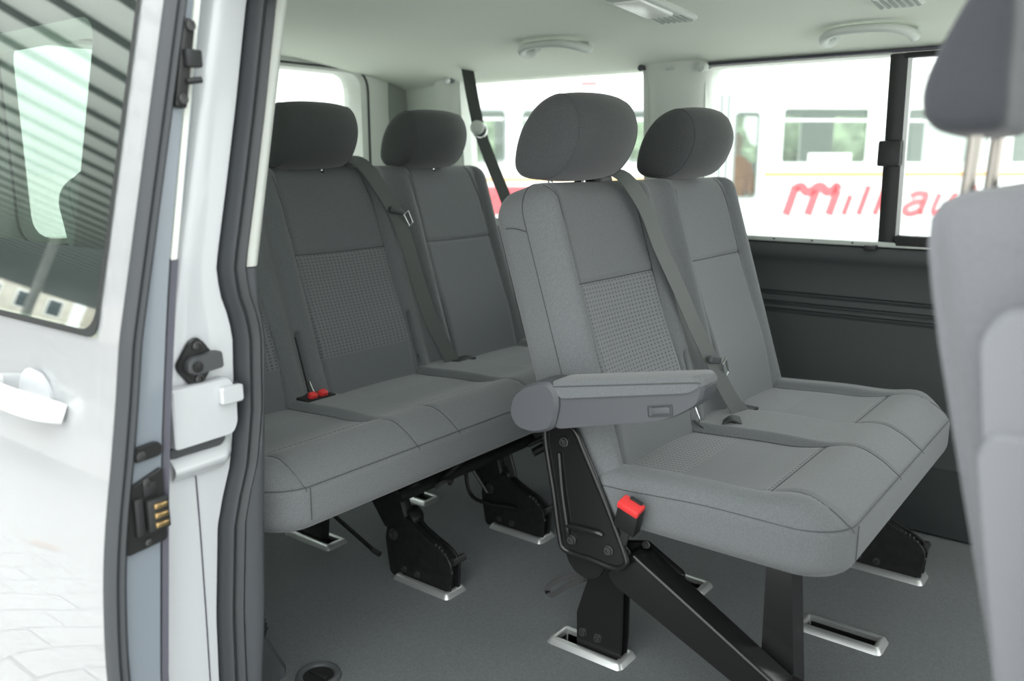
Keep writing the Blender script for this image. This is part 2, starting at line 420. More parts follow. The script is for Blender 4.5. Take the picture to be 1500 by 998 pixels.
struct('trim_2', bm, 'dark_edge')
# outer skin of the body behind the jamb
def holed(outer, holes_, m_in, m_out):
    bm = NB(); fr = []; lo = []
    for lp in [outer] + holes_:
        a = [bm.verts.new((p[0], p[1], 0)) for p in lp]
        es = [bm.edges.new((a[i], a[(i + 1) % len(a)])) for i in range(len(a))]
        fr += es; lo.append(a)
    bmesh.ops.triangle_fill(bm, edges=fr, use_beauty=True, use_dissolve=False)
    front = list(bm.faces)
    mp = {}
    for v in list(bm.verts): mp[v] = bm.verts.new(m_out(v.co.x, v.co.y))
    for f in front: bm.faces.new([mp[v] for v in f.verts][::-1])
    for a in lo:
        for i in range(len(a)):
            p, q = a[i], a[(i + 1) % len(a)]
            bm.faces.new((p, q, mp[q], mp[p]))
    for v in mp: v.co = Vector(m_in(v.co.x, v.co.y))
    return fixn(bm)
def rect(a0, a1, b0, b1, r=0.04, seg=6): return fillet([(a0, b0), (a1, b0), (a1, b1), (a0, b1)], r, seg)
def nx(z): return 0.905 + (z - 0.86) * 0.137
QW = rect(1.58, 2.42, 0.885, 1.36, 0.06)
bm = holed([(1.30, 0.86), (2.58, 0.86), (2.58, 1.45), (1.30, 1.45)], [QW], lambda y, z: (nx(z), y, z), lambda y, z: (body_x(0.86) + (z - .86) * 0.2, y, z))
bm.normal_update()
for f in bm.faces:
    if f.normal.x < -0.5 and max(v.co.x for v in f.verts) < .86: f.material_index = 1
struct('wall_near_upper', bm, ['cream_trim', 'rubber_dark'], smooth=False)
bm = NB()
quad_grid(bm, [[(body_x(z), 1.40, z), (body_x(z), 2.58, z)] for z in [-0.2 + 0.053 * i for i in range(21)]])
struct('wall_near_skin', bm, 'paint')
bm = NB()
quad_grid(bm, [[(trim_x(z) + 0.0, y, z) for y in (1.30, 1.36, 2.58)] for z in (0.0, 0.3, 0.6, 0.86)])
struct('wall_near_lower', bm, 'panel')
bm = NB(); rows = [[(0.79 + (z - .93) * .2, 1.56, z), (0.79 + (z - .93) * .2, 2.44, z)] for z in (0.87, 1.375)]
quad_grid(bm, rows); w = struct('window_1', bm, 'glass')
# vent panel low on the near side, beside the bench foot
vp = thing('side_vent_panel', 'dark ribbed vent panel low beside the door pillar', 'vent', (0.93, 1.36, 0.0))
bm = NB(); rows = []
for z, x, y in [(0.38, 0.878, 1.285), (0.25, 0.905, 1.32), (0.13, 0.965, 1.375), (0.04, 1.02, 1.41), (0.012, 1.035, 1.412), (0.0, 1.03, 1.405)]:
    rows.append([(trim_x(z) - .004, 1.300, z), (x - 0.03, y - .004, z), (x - 0.012, y - 0.002, z), (x, y + 0.010, z), (x - 0.01, 1.75, z)])
quad_grid(bm, rows); build('panel', fixn(bm), 'dark_plastic', vp)
for k in range(9):
    z = 0.27 - k * 0.014; x = 0.905 + (0.27 - z) * 0.43; y = 1.318 + (0.27 - z) * 0.40
    bm = NB(); rbox(bm, (x - 0.02, y - 0.012, z), (0.045, 0.008, 0.006), 0.001, Matrix.Rotation(R(-22), 3, 'Y') @ Matrix.Rotation(R(33), 3, 'Z'))
    build('louvre', fixn(bm), 'rubber_dark', vp)

# rubber body seal following the opening, with its two lips
sl = thing('door_seal', 'black rubber seal running down the edge of the door opening', 'seal', (0.82, 1.24, -0.2))
prof = [(0.0, 0.010), (0.002, -0.012), (0.010, -0.022), (0.018, -0.018), (0.0215, -0.011), (0.025, -0.014), (0.034, -0.020), (0.043, -0.012), (0.047, 0.004), (0.046, 0.03), (0.0, 0.03)]
bm = NB(); V = quad_grid(bm, [[(seal_x(z) + a, 1.247 + b, z) for a, b in prof] for z in ZS], closed_u=True); cap(bm, V[0]); cap(bm, V[-1])
build('rubber_bulb', fixn(bm), 'rubber', sl, ang=70)
# pillar trim inside the seal: cream above the belt line, grey below
def jamb_trim(name, z0, z1, m):
    bm = NB(); n = max(3, int((z1 - z0) / 0.03)); rows = []
    for i in range(n + 1):
        z = z0 + (z1 - z0) * i / n; s, t = seal_x(z) + 0.043, trim_x(z)
        rows.append([(s, 1.275, z), (s, 1.258, z), (s + .006, 1.251, z), ((s + t) / 2, 1.246, z), (t - .012, 1.248, z), (t - .003, 1.254, z), (t, 1.266, z), (t - 0.004, 1.33, z)])
    V = quad_grid(bm, rows); cap(bm, V[0]); cap(bm, V[-1])
    struct(name, fixn(bm), m, ang=60)
jamb_trim('trim_3', 0.922, 1.44, 'cream_trim')
jamb_trim('trim_4', -0.02, 0.920, 'jamb_plastic')

# roof rail above the door opening and the roof skin
bm = NB(); hp_ = [(.835, 1.62), (.822, 1.52), (.832, 1.44), (.85, 1.425), (.93, 1.418), (.945, 1.43), (.945, 1.45), (.945, 1.60)]
V = quad_grid(bm, [[(x_, y_, z_) for x_, z_ in hp_] for y_ in (-1.4, 1.27)], closed_u=True); cap(bm, V[0]); cap(bm, V[-1]); struct('wall_near_header', fixn(bm), 'paint')
bm = NB(); V = quad_grid(bm, [[(.835, y_, 1.60), (.90, y_, 1.65), (1.2, y_, 1.69), (1.75, y_, 1.70), (2.4, y_, 1.68), (2.70, y_, 1.60), (2.74, y_, 1.50)] for y_ in (-1.4, .6, 2.66)]); struct('roof_skin', fixn(bm), 'paint')
for dx_ in (0, .007):
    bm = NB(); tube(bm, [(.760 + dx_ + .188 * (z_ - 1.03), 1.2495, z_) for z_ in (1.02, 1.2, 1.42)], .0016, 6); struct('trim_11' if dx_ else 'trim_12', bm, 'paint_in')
# closed front passenger door and the pillar before the opening (just outside the frame at the right)
bm = NB(); quad_grid(bm, [[(body_x(z) - .01, y, z) for y in (-1.4, 0.02)] for z in [-.2 + .053 * i for i in range(21)]])
quad_grid(bm, [[(body_x(z) + .05, y, z) for y in (-1.4, 0.02)] for z in [-.2 + .053 * i for i in range(21)]])
quad_grid(bm, [[(x_, 0.02, z) for x_ in (body_x(z) - .01, body_x(z) + .05)] for z in [-.2 + .053 * i for i in range(21)]])
struct('wall_near_front', bm, ['paint'])
bm = NB(); rows = []
for z in [.86 + .045 * i for i in range(13)]:
    a_, b_ = body_x(z) - .01, body_x(z) + .06
    rows.append([(a_, -.13, z), (b_, -.13, z), (b_, .02, z), (a_, .02, z)])
V = quad_grid(bm, rows, closed_u=True); cap(bm, V[0]); cap(bm, V[-1]); struct('trim_10', fixn(bm), 'cream_trim')
# far side wall: lower panel with pressed ribs, ledge, upper frame with two window openings
def fx(z): return 2.655 - max(0, z - 0.86) * 0.075
prof = [(2.655, 0.0), (2.640, 0.01), (2.640, 0.19), (2.648, 0.20), (2.662, 0.21), (2.662, 0.60)]
for zc in (0.632, 0.655, 0.688): prof += [(2.660, zc - .008), (2.674, zc - .002), (2.674, zc + .002), (2.658, zc + .009)]
prof += [(2.660, 0.72), (2.662, 0.785), (2.648, 0.800), (2.636, 0.812), (2.634, 0.835), (2.640, 0.848), (2.655, 0.852), (2.70, 0.853), (2.76, 0.85), (2.78, 0.6), (2.78, 0.0)]
bm = NB(); V = quad_grid(bm, [[(x, y, z) for x, z in prof] for y in (-1.4, 2.58)], closed_u=True, mi=lambda i, j: 1 if j < 4 else 0); cap(bm, V[0]); cap(bm, V[1][::-1])
struct('wall_far', fixn(bm), ['panel', 'panel_low'], ang=50)
H1 = rect(0.02, 1.228, 0.868, 1.392, 0.035); H2 = rect(1.452, 2.262, 0.88, 1.43, 0.05)
bm = holed([(-1.4, 0.852), (2.58, 0.852), (2.58, 1.50), (-1.4, 1.50)], [H1, H2, rect(-1.25, -0.12, 0.90, 1.38, 0.05)], lambda y, z: (fx(z), y, z), lambda y, z: (fx(z) + 0.085, y, z))
struct('wall_far_upper', bm, 'cream_trim', smooth=False)
# pillar cover between the far windows, standing proud of the frame
bm = NB(); rows = []
for z, wd in [(0.853, 0.0), (1.20, 0.0), (1.34, 0.004), (1.39, 0.016), (1.425, 0.036)]:
    a, b = 1.236 - wd, 1.424 + wd; x = fx(z)
    rows.append([(x + .03, a - .006, z), (x + .004, a - .004, z), (x - .016, a + .012, z), (x - .030, a + .05, z), (x - .030, b - .05, z), (x - .016, b - .012, z), (x + .004, b + .004, z), (x + .03, b + .006, z)])
V = quad_grid(bm, rows); cap(bm, V[0]); cap(bm, V[-1][::-1])
struct('trim_5', fixn(bm), 'cream_trim', ang=60)
bm = NB(); rbox(bm, (2.578, 1.335, 1.395), (0.008, 0.032, 0.012), 0.003); struct('trim_6', bm, 'handle')

# far sliding window: panes, dark divider with latch, bottom rails
bm = NB(); quad_grid(bm, [[(fx(z) + 0.05, y, z) for y in (0.64, 1.26)] for z in (0.85, 1.41)]); w2 = struct('window_2', bm, 'glass')
bm = NB(); quad_grid(bm, [[(fx(z) + 0.035, y, z) for y in (0.0, 0.64)] for z in (0.85, 1.41)]); build('sliding_pane', bm, 'glass', w2)
bm = NB(); rows = []
for z in (0.862, 1.394): x = fx(z); rows.append([(x + .045, 0.628, z), (x + .004, 0.628, z), (x + .0, 0.634, z), (x + .0, 0.668, z), (x + .004, 0.674, z), (x + .045, 0.674, z)])
V = quad_grid(bm, rows, closed_u=True); cap(bm, V[0]); cap(bm, V[-1]); dv = build('window_divider', fixn(bm), 'rubber_dark', w2, label='black upright window divider')
bm = NB(); rows = []
for z in (0.885, 1.382): x = fx(z); rows.append([(x + .02, 0.616, z), (x + .004, 0.616, z), (x + .004, 0.627, z), (x + .02, 0.627, z)])
V = quad_grid(bm, rows, closed_u=True); cap(bm, V[0]); cap(bm, V[-1]); build('divider_edge', fixn(bm), 'alu', w2)
bm = NB(); rbox(bm, (fx(1.12) - .008, 0.655, 1.122), (0.024, 0.062, 0.072), 0.006); build('window_latch', bm, 'rubber_dark', dv)
bm = NB(); rbox(bm, (2.652, 0.325, 0.872), (0.03, 0.60, 0.036), 0.006); rbox(bm, (2.625, 0.325, 1.387), (0.03, 0.62, 0.014), 0.004); build('sliding_frame', bm, 'rubber_dark', w2)
bm = NB(); rbox(bm, (2.650, 0.55, 0.861), (0.026, 1.36, 0.014), 0.003); rl_ = build('window_rail', bm, 'handle', w2)
for y in (0.74, 0.86, 0.98, 1.10):
    bm = NB(); lathe(bm, [(0.003, 0), (0.003, -0.002), (0.001, -0.002)], (2.637, y, 0.862), 'x', 10); build('rail_screw', fixn(bm), 'bolt', rl_)
bm = NB(); rbox(bm, (2.632, 0.685, 0.851), (0.03, 0.035, 0.016), 0.003); build('rail_stop', bm, 'rubber_dark', w2)
bm = NB(); rbox(bm, (2.612, 0.68, 1.400), (0.03, 1.10, 0.007), 0.002); build('blind_rail', bm, 'dark_edge', w2)
bm = NB(); quad_grid(bm, [[(fx(z) + 0.05, y, z) for y in (1.42, 2.29)] for z in (0.85, 1.45)]); struct('window_3', bm, 'glass')

# rear wall with tailgate window and the corner pillar
bm = holed([(0.86, 0.0), (2.68, 0.0), (2.68, 1.52), (0.86, 1.52)], [rect(1.10, 2.372, 0.88, 1.432, 0.07)], lambda x, z: (x, 2.56, z), lambda x, z: (x, 2.66, z))
struct('wall_rear', bm, 'cream_trim', smooth=False)
bm = NB(); quad_grid(bm, [[(x, 2.63, z) for x in (1.05, 2.42)] for z in (0.84, 1.47)]); struct('window_4', bm, 'glass')
bm = NB(); tube(bm, [(p[0], 2.557, p[1]) for p in rect(1.06, 2.408, 0.86, 1.446, 0.08)], 0.004, 8, closed=True); struct('trim_7', bm, 'rubber')
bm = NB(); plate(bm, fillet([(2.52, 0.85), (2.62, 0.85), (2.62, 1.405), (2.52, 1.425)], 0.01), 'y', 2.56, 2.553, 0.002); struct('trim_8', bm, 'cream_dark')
bm = NB(); rows = []
for z in (0.85, 1.42): x = fx(z); rows.append([(x, 2.268, z), (x - .02, 2.29, z), (x - .03, 2.33, z), (x - .02, 2.375, z), (x + .01, 2.39, z)])
quad_grid(bm, rows); struct('trim_9', fixn(bm), 'cream_trim')

# headliner: flat middle rolled down to both sides and to the rear
CEIL = [(0.92, 1.372), (0.96, 1.405), (1.02, 1.430), (1.12, 1.450), (1.25, 1.465), (1.5, 1.480), (1.9, 1.485), (2.05, 1.480), (2.25, 1.462), (2.42, 1.445), (2.52, 1.428), (2.58, 1.415), (2.62, 1.402), (2.70, 1.400)]
def ceil_z(x, y):
    return lerp_tab(CEIL, x) - 0.02 * sstep(2.25, 2.58, y)
bm = NB(); rows = []
xs_ = [0.92 + 1.78 * i / 60 for i in range(61)]
for j in range(41):
    y = -1.4 + 4.0 * j / 40; rows.append([(x, y, ceil_z(x, y)) for x in xs_])
quad_grid(bm, rows)
rows = [[(x, y, ceil_z(x, y) + 0.09) for x in xs_] for y in (-1.4, 2.6)]; quad_grid(bm, rows)
struct('ceiling', bm, 'cream', ang=60)

# ------------------------------------------------------------------ ceiling fittings
def grab_handle(y, xs_h, label):
    x = xs_h; z = ceil_z(x, y)
    t = thing('grab_handle', label, 'handle', (x, y, z), 'grab handles on the headliner')
    def q(dx, dy_, drop): return (x + dx, y + dy_, ceil_z(x + dx, y) - drop)
    pts = smooth_path([q(.050, .100, -.006), q(.044, .106, .014), q(.020, .112, .022), q(-.015, .104, .022), q(-.045, .075, .018), q(-.056, .035, .016), q(-.058, 0, .016), q(-.056, -.035, .016), q(-.045, -.075, .018), q(-.015, -.104, .022), q(.020, -.112, .022), q(.044, -.106, .014), q(.050, -.100, -.006)], 6)
    bm = NB(); n = len(pts); tube(bm, pts, [0.0115 + 0.006 * abs(2 * i / (n - 1) - 1) ** 2 for i in range(n)], 12); build('grip', fixn(bm), 'handle', t)
    for s in (-1, 1):
        bm = NB(); rbox(bm, (x + .046, y + s * .102, ceil_z(x + .046, y) - .004), (0.036, 0.036, 0.016), 0.006); build('mount', bm, 'handle', t)
    return t
grab_handle(1.585, 2.27, 'pale grey grab handle on the headliner above the rear bench')
grab_handle(0.690, 2.43, 'pale grey grab handle on the headliner above the far sliding window')
def ceiling_unit(x0, y, label, with_lamp):
    z = ceil_z(x0 + .15, y)
    t = thing('ceiling_vent', label, 'vent', (x0, y, z), 'lamp and vent units on the headliner')
    def zz(x): return ceil_z(x, y)
    bm = NB(); out = fillet([(x0 - .01, y - .055), (x0 + .285, y - .055), (x0 + .30, y - .02), (x0 + .275, y + .055), (x0 - .01, y + .055)], 0.015)
    rows = [[(p[0], p[1], zz(p[0]) + .004) for p in out], [(p[0], p[1], zz(p[0]) - .005) for p in out], [(x0 + .14 + (p[0] - x0 - .14) * .96, y + (p[1] - y) * .9, zz(p[0]) - .009) for p in out]]
    V = quad_grid(bm, rows, closed_u=True); cap(bm, V[-1]); build('housing', fixn(bm), 'handle', t)
    bm = NB(); rbox(bm, (x0 + .09, y, zz(x0 + .09) - .012), (0.17, 0.078, 0.014), 0.006, Matrix.Rotation(R(4), 3, 'Y')); build('lamp_lens', bm, 'lens', t, label='white lamp lens')
    for k in range(6):
        yy = y - .042 + k * .0165
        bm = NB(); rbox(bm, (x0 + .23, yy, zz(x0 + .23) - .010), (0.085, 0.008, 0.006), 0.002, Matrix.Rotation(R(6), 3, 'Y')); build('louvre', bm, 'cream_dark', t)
    return t
ceiling_unit(1.875, 1.095, 'white lamp lens with grey louvred vent on the headliner', True)
ceiling_unit(1.95, 0.56, 'grey louvred vent at the top edge above the far grab handle', True)
# sun-blind hooks
for (x, y, z, lab, sz) in [(2.585, 2.285, 1.408, 'small grey blind hook on the headliner by the rear corner pillar', .03), (2.60, 1.447, 1.402, 'dark blind hook on the rear side of the window pillar', .022), (2.585, 1.222, 1.388, 'pale round blind socket on the front side of the window pillar', .03)]:
    t = thing('blind_hook', lab, 'hook', (x, y, z))
    bm = NB(); rbox(bm, (x, y, z + .002), (sz, sz * .9, sz * .8), 0.006); build('hook_body', bm, 'handle' if 'pale' in lab else 'dark_plastic', t)
    bm = NB(); lathe(bm, [(sz * .45, 0), (sz * .45, -.006), (sz * .3, -.008), (.001, -.008)], (x - sz * .45, y, z), 'x', 14); build('hook_cap', fixn(bm), 'alu' if 'corner' in lab else ('handle' if 'pale' in lab else 'dark_plastic'), t)
# belt hanging from the headliner behind the rear bench
cb = thing('ceiling_belt', 'dark seat belt hanging from the headliner beside the rear bench', 'seat belt', (2.50, 2.10, 1.43))
bm = NB(); ribbon(bm, [(2.505, 2.128, 1.436), (2.50, 2.10, 1.33), (2.50, 2.070, 1.215), (2.50, 2.02, 1.11), (2.50, 1.954, 0.985), (2.50, 1.89, 0.85), (2.495, 1.83, 0.70), (2.49, 1.80, 0.52)], (0.82, -0.45, 0.15), 0.047, 0.002); build('webbing', fixn(bm), 'belt_black', cb)
bm = NB(); lathe(bm, [(.022, .0), (.026, -.004), (.026, -.012), (.020, -.017), (.010, -.019), (.001, -.0195)], (0, 0, 0), 'x', 24); bmesh.ops.rotate(bm, verts=bm.verts, cent=(0, 0, 0), matrix=Matrix.Rotation(R(25), 3, 'Z')); bmesh.ops.translate(bm, verts=bm.verts, vec=(2.488, 2.066, 1.222)); build('belt_disc', fixn(bm), 'handle', cb, label='pale grey round belt buckle')
bm = NB(); tube(bm, [(2.492 + .026 * math.cos(a) * .7, 2.06 - .026 * math.cos(a) * .7, 1.212 + .026 * math.sin(a)) for a in [i * math.pi / 8 for i in range(16)]], .004, 8, closed=True); build('belt_ring', bm, 'chrome', cb)

# ------------------------------------------------------------------ floor sockets
def socket_parts(t, x, y):
    def ring(k, z): return [(x + p[0], y + p[1], z) for p in rect(-SX / 2 - k, SX / 2 + k, -SY / 2 - k, SY / 2 + k, max(0.003, k * .8), 4)]
    bm = NB(); quad_grid(bm, [ring(0, -0.05), ring(0, 0.011), ring(.003, .0135), ring(.010, .0135), ring(.015, .010), ring(.021, 0.0)], closed_u=True)
    build('frame', fixn(bm), 'alu', t, ang=50)
    bm = NB(); rbox(bm, (x, y, -0.012), (0.006, SY, 0.008), 0.002); rbox(bm, (x, y, -0.012), (0.012, 0.008, 0.012), 0.002); build('locking_bar', bm, 'bolt', t)
LAB = {('near', 1.900): 'silver floor socket under the near end of the rear bench, at its back foot',
       ('near', 1.440): 'silver floor socket holding the near front lock of the rear bench',
       ('near', 0.933): 'silver floor socket holding the near foot of the two-seat bench',
       ('mid', 1.900): 'silver floor socket at the back under the middle of the rear bench',
       ('mid', 1.440): 'silver floor socket holding the second front lock of the rear bench',
       ('mid', 0.933): 'empty silver floor socket behind the diagonal black beam',
       ('mid', 0.494): 'empty silver floor socket in the open carpet in front of the two-seat bench',
       ('far', 0.494): 'silver floor socket holding the far front lock of the two-seat bench'}
proto = None
for c, x, y in SOCK:
    t = thing('floor_socket', LAB[(c, y)], 'floor socket', (x, y, 0), 'seat sockets in the carpet')
    if proto is None: socket_parts(t, x, y); proto = t
    else:
        for ch in proto.children:
            d = ch.copy(); COL.objects.link(d); d.parent = t; WLOC[d.name] = Vector((x, y, 0))
fc = thing('tie_down_ring', 'round black ring set in the carpet near the door pillar', 'ring', (1.062, 1.345, 0))
bm = NB(); lathe(bm, [(.050, 0), (.048, .007), (.042, .010), (.036, .008), (.034, .003)], (1.062, 1.345, 0), 'z', 32); build('ring', fixn(bm), 'dark_plastic', fc)
bm = NB(); lathe(bm, [(.034, .001), (.033, .004), (.001, .005)], (1.062, 1.345, 0), 'z', 28); rbox(bm, (1.062, 1.345, .007), (.012, .05, .006), .002, Matrix.Rotation(R(0), 3, 'Z')); build('cap', fixn(bm), 'black_plastic', fc)

# ------------------------------------------------------------------ seats
TH = R(17.5); ST, CT = math.sin(TH), math.cos(TH)
HP = [(1.125, 1.098), (1.117, 1.140), (1.098, 1.180), (1.064, 1.216), (1.016, 1.236), (0.985, 1.218), (0.970, 1.178), (0.974, 1.138), (0.993, 1.098), (1.020, 1.072), (1.055, 1.062), (1.098, 1.066), (1.119, 1.078)]
def headrest(bench, xc, dy, dz=0.0, m='fabric_dark', hp=HP, half=0.136):
    prof = [(p.x, p.y) for p in smooth_path([(a, b, 0) for a, b in hp], 5, closed=True)]
    cy = sum(p[0] for p in prof) / len(prof); cz = sum(p[1] for p in prof) / len(prof)
    def ring(x, s, fb):
        out = []
        for a, b in prof:
            yy, zz = cy + (a - cy) * s, cz + (b - cz) * s
            if a < cy: yy -= fb * (cy - a) / 0.075
            out.append((xc + x, yy + dy, zz + dz))
        return out
    k = half / 0.148
    END = [(.1240, .985), (.1285, .970), (.1330, .945), (.1375, .905), (.1415, .84), (.1450, .74), (.1475, .58), (.1490, .32), (.1495, .02)]
    def sc(x): return .985 + .075 * (1 - abs(x / .124) ** 2.4)
    n = 20; mid = [(-.124 + .248 * i / n) for i in range(1, n)]
    tab = [(-x * k, v) for x, v in END[::-1]] + [(x * k, sc(x)) for x in mid] + [(x * k, v) for x, v in END]
    def bulge(x): return .030 * max(0, 1 - (x / (.15 * k)) ** 2)
    bm = NB(); rows = [ring(x, v, bulge(x)) for x, v in tab]
    V = quad_grid(bm, rows, closed_u=True); cap(bm, V[0]); cap(bm, V[-1])
    h = build('headrest', fixn(bm), m, bench, ang=None)
    for s in (-1, 1):
        bm = NB(); tube(bm, ring(s * .1268 * k, .979, bulge(.1268 * k)), 0.0013, 6, closed=True); build('seam', bm, 'seam', h)
    for s in (-1, 1):
        bm = NB(); yb = dy + 1.072
        tube(bm, [(xc + s * .065, yb - .012, 0.98 + dz), (xc + s * .065, yb + .002, 1.10 + dz)], 0.0055, 12); build('post', bm, 'chrome', h)
        bm = NB(); lathe(bm, [(.012, 0), (.012, .006), (.009, .010)], (xc + s * .065, yb - .002, 1.043 + dz), 'z', 14); build('post_guide', fixn(bm), 'black_plastic', h)
    return h

def back_map(dy):
    def f(x, s, n): return Vector((x, 0.85 + dy + s * ST + n * CT, 0.48 + s * CT - n * ST))
    return f
def make_bench(x0, x1, dy, seats, slits, belts, label, far_r=0.07, topS=0.615):
    """seats: (insert left, insert right); y runs to the rear, dy moves the row back"""
    b = thing('bench_seat', label, 'bench seat', ((x0 + x1) / 2, 0.62 + dy, 0.0), 'grey bench seats in the cabin')
    # ---- backrest
    bmf = back_map(dy)
    def hb(x, s):
        h = 0.0
        for a, c in seats:
            t = (x - a) / (c - a)
            # padded wings outside the insert, dished insert
            if x < a: h += 0.020 * math.exp(-((x - a + 0.032) / 0.028) ** 2)
            elif x > c: h += 0.020 * math.exp(-((x - c - 0.032) / 0.028) ** 2)
            else: h += -0.014 * (1 - (2 * t - 1) ** 2) + 0.004
            for e in (a, c): h -= 0.006 * math.exp(-((x - e) / 0.006) ** 2) * sstep(-.12, -.08, s)
            if a < x < c: h -= 0.005 * math.exp(-((s - 0.385) / 0.005) ** 2); h += 0.012 * math.exp(-((s - .12) / .12) ** 2)
        for q in slits: h -= 0.030 * math.exp(-((x - q) / 0.0055) ** 2) * sstep(0.18, 0.165, s)
        return h
    def mb(x, s):
        for i, (a, c) in enumerate(seats):
            if a < x < c and s < 0.385: return 1 if s > 0.09 and i < len(seats) - 1 else 2
        return 0
    bm = pillow(x0, x1, -0.11, topS, 0.135, (.05, .05, far_r, .075), 0.045, 0.035, hb, mb, bmf, 0.0055)
    back = build('backrest', bm, ['fabric', 'waffle', 'ribbed'], b, ang=None)
    def S_(x, s, lift=0.0008): return bmf(x, s, -hb(x, s) - lift if s < topS - .045 else 0.045 - math.sqrt(max(0, .045 ** 2 - (s - topS + .045) ** 2)) - hb(x, s) * max(0, 1 - (s - topS + .045) / .045) - lift)
    bm = NB()
    for a, c in seats:
        for e, sg in ((a, -1), (c, 1)):
            tube(bm, [S_(e - 0.026 * max(0, (s - .45) / .16) ** 1.6, s) for s in [-0.06 + i * (topS - .012 + .06) / 60 for i in range(61)]], 0.0009, 6)
        tube(bm, [S_(a + (c - a) * i / 40, .385) for i in range(41)], 0.0014, 6)
    # piping down the near side of the backrest
    for xe in (x0, x1):
        sg, rc = (1, .075) if xe == x0 else (-1, far_r)
        pts = [bmf(xe - .0006 * sg, s, .048) for s in [-.06 + i * (topS - rc + .06) / 30 for i in range(30)]]
        for i in range(13):
            a_ = math.pi / 2 * i / 12; pts.append(bmf(xe + sg * (rc - (rc + .0006) * math.cos(a_)), topS - rc + (rc + .0006) * math.sin(a_), .048))
        tube(bm, pts, 0.0010, 6)
    tube(bm, [bmf(x0 - .0006, .515 + .02 * math.sin(t * 1.5), .048 + (.135 - .036 - .048) * t) for t in [i / 10 for i in range(11)]], 0.0013, 6)
    build('seam', bm, 'seam', back)
    for q in slits:
        bm = NB(); rbox(bm, bmf(q, 0.035, 0.010), (0.005, 0.012, 0.26), 0.001, Matrix.Rotation(-TH, 3, 'X')); build('slit_lining', bm, 'rubber_dark', back)
        bm = NB(); tube(bm, [bmf(q + .004, .04, -.004), bmf(q + .010, -.02, -.010)], 0.003, 8); build('folding_rod', bm, 'chrome', back)
    # ---- cushion
    ZT = 0.492; RF = 0.046
    def cm(u, v, n): return Vector((u, v + dy, ZT - n + 0.0))
    yi0, yi1 = 0.53, 0.875
    def hc(x, y):
        h = 0.004 - 0.020 * sstep(0.46, 0.37, y) + 0.012 * math.exp(-((y - .47) / .05) ** 2)
        h -= 0.012 * sstep(0.62, .88, y)
        for a, c in seats:
            w = sstep(a - .018, a + .006, x) * sstep(c + .018, c - .006, x)
            h -= 0.019 * w * sstep(yi0 - .05, yi0 + .10, y)
            if a < x < c: h -= 0.004 * math.exp(-((y - yi0) / .005) ** 2)
            for e in (a, c): h -= 0.004 * math.exp(-((x - e) / .006) ** 2)
        return h
    def mc(x, y):
        for a, c in seats:
            if a < x < c:
                if y > 0.725 or yi0 < y < yi0 + .014: return 1
                if y > yi0: return 2
        return 0
    bm = pillow(x0 - .004, x1 + .004, 0.372, 0.89, 0.128, (.095, .135, .04, .04), RF, 0.035, hc, mc, cm, 0.0055)
    cu = build('seat_cushion', bm, ['fabric', 'waffle', 'ribbed'], b, ang=None)
    bm = NB()
    def C_(x, y, l=.0008): return cm(x, y, -hc(x, y) - l)
    def front_curve(x, sg):
        pts = []
        for i in range(40):
            y = 0.53 - (0.53 - 0.3724) * i / 39
            sa = math.sqrt(max(0, 1 - (max(0, RF - (y - .372)) / RF) ** 2)); pts.append(cm(x, y, RF * (1 - sa) - hc(x, y) * sstep(0, 1, sa) - .0010))
        return pts
    for a, c in seats:
        for e in (a, c): tube(bm, [C_(e, .53 + (.86 - .53) * i / 30) for i in range(31)] , 0.0008, 6); tube(bm, front_curve(e, 1), 0.0008, 6)
        tube(bm, [C_(a + (c - a) * i / 30, yi0) for i in range(31)], 0.0011, 6)
        # side piping just under the top edge, from the back round the front
    def pdep(y): return .030 + .012 * sstep(.6, .86, y)
    def pin(y): return .0046 - RF + math.sqrt(RF ** 2 - max(0, RF - pdep(y)) ** 2)
    near = [(x0 - pin(y_), y_) for y_ in (.86, .80, .75, .70, .65, .6)]
    far = [(x1 + pin(y_), y_) for y_ in (.6, .65, .70, .75, .80, .86)]
    arcn = [(x0 - .002 + .093 - .093 * math.cos(t * math.pi / 16), .374 + .093 - .093 * math.sin(t * math.pi / 16)) for t in range(9)]
    arcf = [(x1 + .002 - .1325 + .1325 * math.sin(t * math.pi / 16), .374 + .1325 - .1325 * math.cos(t * math.pi / 16)) for t in range(9)]
    seq = near + arcn + [(x0 + .095 + (x1 - x0 - .225) * i / 20, .374) for i in range(1, 20)] + arcf + far
    tube(bm, smooth_path([cm(p[0], p[1], .030 + .012 * sstep(.6, .86, p[1])) for p in seq], 3), 0.0009, 6)
    for xe, sg in ((x0, 1), (x1, -1)):
        tube(bm, [cm(xe + sg * .082, .3705, .03 + .07 * i / 8) for i in range(9)], 0.001, 6)
    build('seam', bm, 'seam', cu)
    # ---- under-seat frame
    bm = NB(); rbox(bm, ((x0 + x1) / 2, .68 + dy, .355), (x1 - x0 - .26, .30, .04), .01); build('seat_pan', bm, 'black_metal', b)
    # ---- belts that come over the backrest
    for path, ti, guide, pocket in belts:
        bm = NB(); P = smooth_path([bmf(*p) for p in path], 4)
        ribbon(bm, P, [(1, -0.10 - .15 * i / len(P), .12) for i in range(len(P))], 0.050, .0018)
        bl = build('seat_belt', fixn(bm), 'belt', b)
        p = bmf(path[ti][0] + .004, path[ti][1], path[ti][2] - .006)
        bm = NB(); rbox(bm, p, (.062, .012, .018), .004, Matrix.Rotation(R(14), 3, 'Y')); tg = build('tongue_grip', bm, 'dark_plastic', bl)
        q = [(-.011, 0), (.011, 0), (.009, -.042), (-.009, -.042)]; e = Vector((.024, -.006, -.006)); rot = Matrix.Rotation(R(-30), 3, 'Y')
        bm = NB(); tube(bm, [p + e + rot @ Vector((a, -.008, z)) for a, z in q], .0030, 8, closed=True); build('tongue', bm, 'chrome', bl)
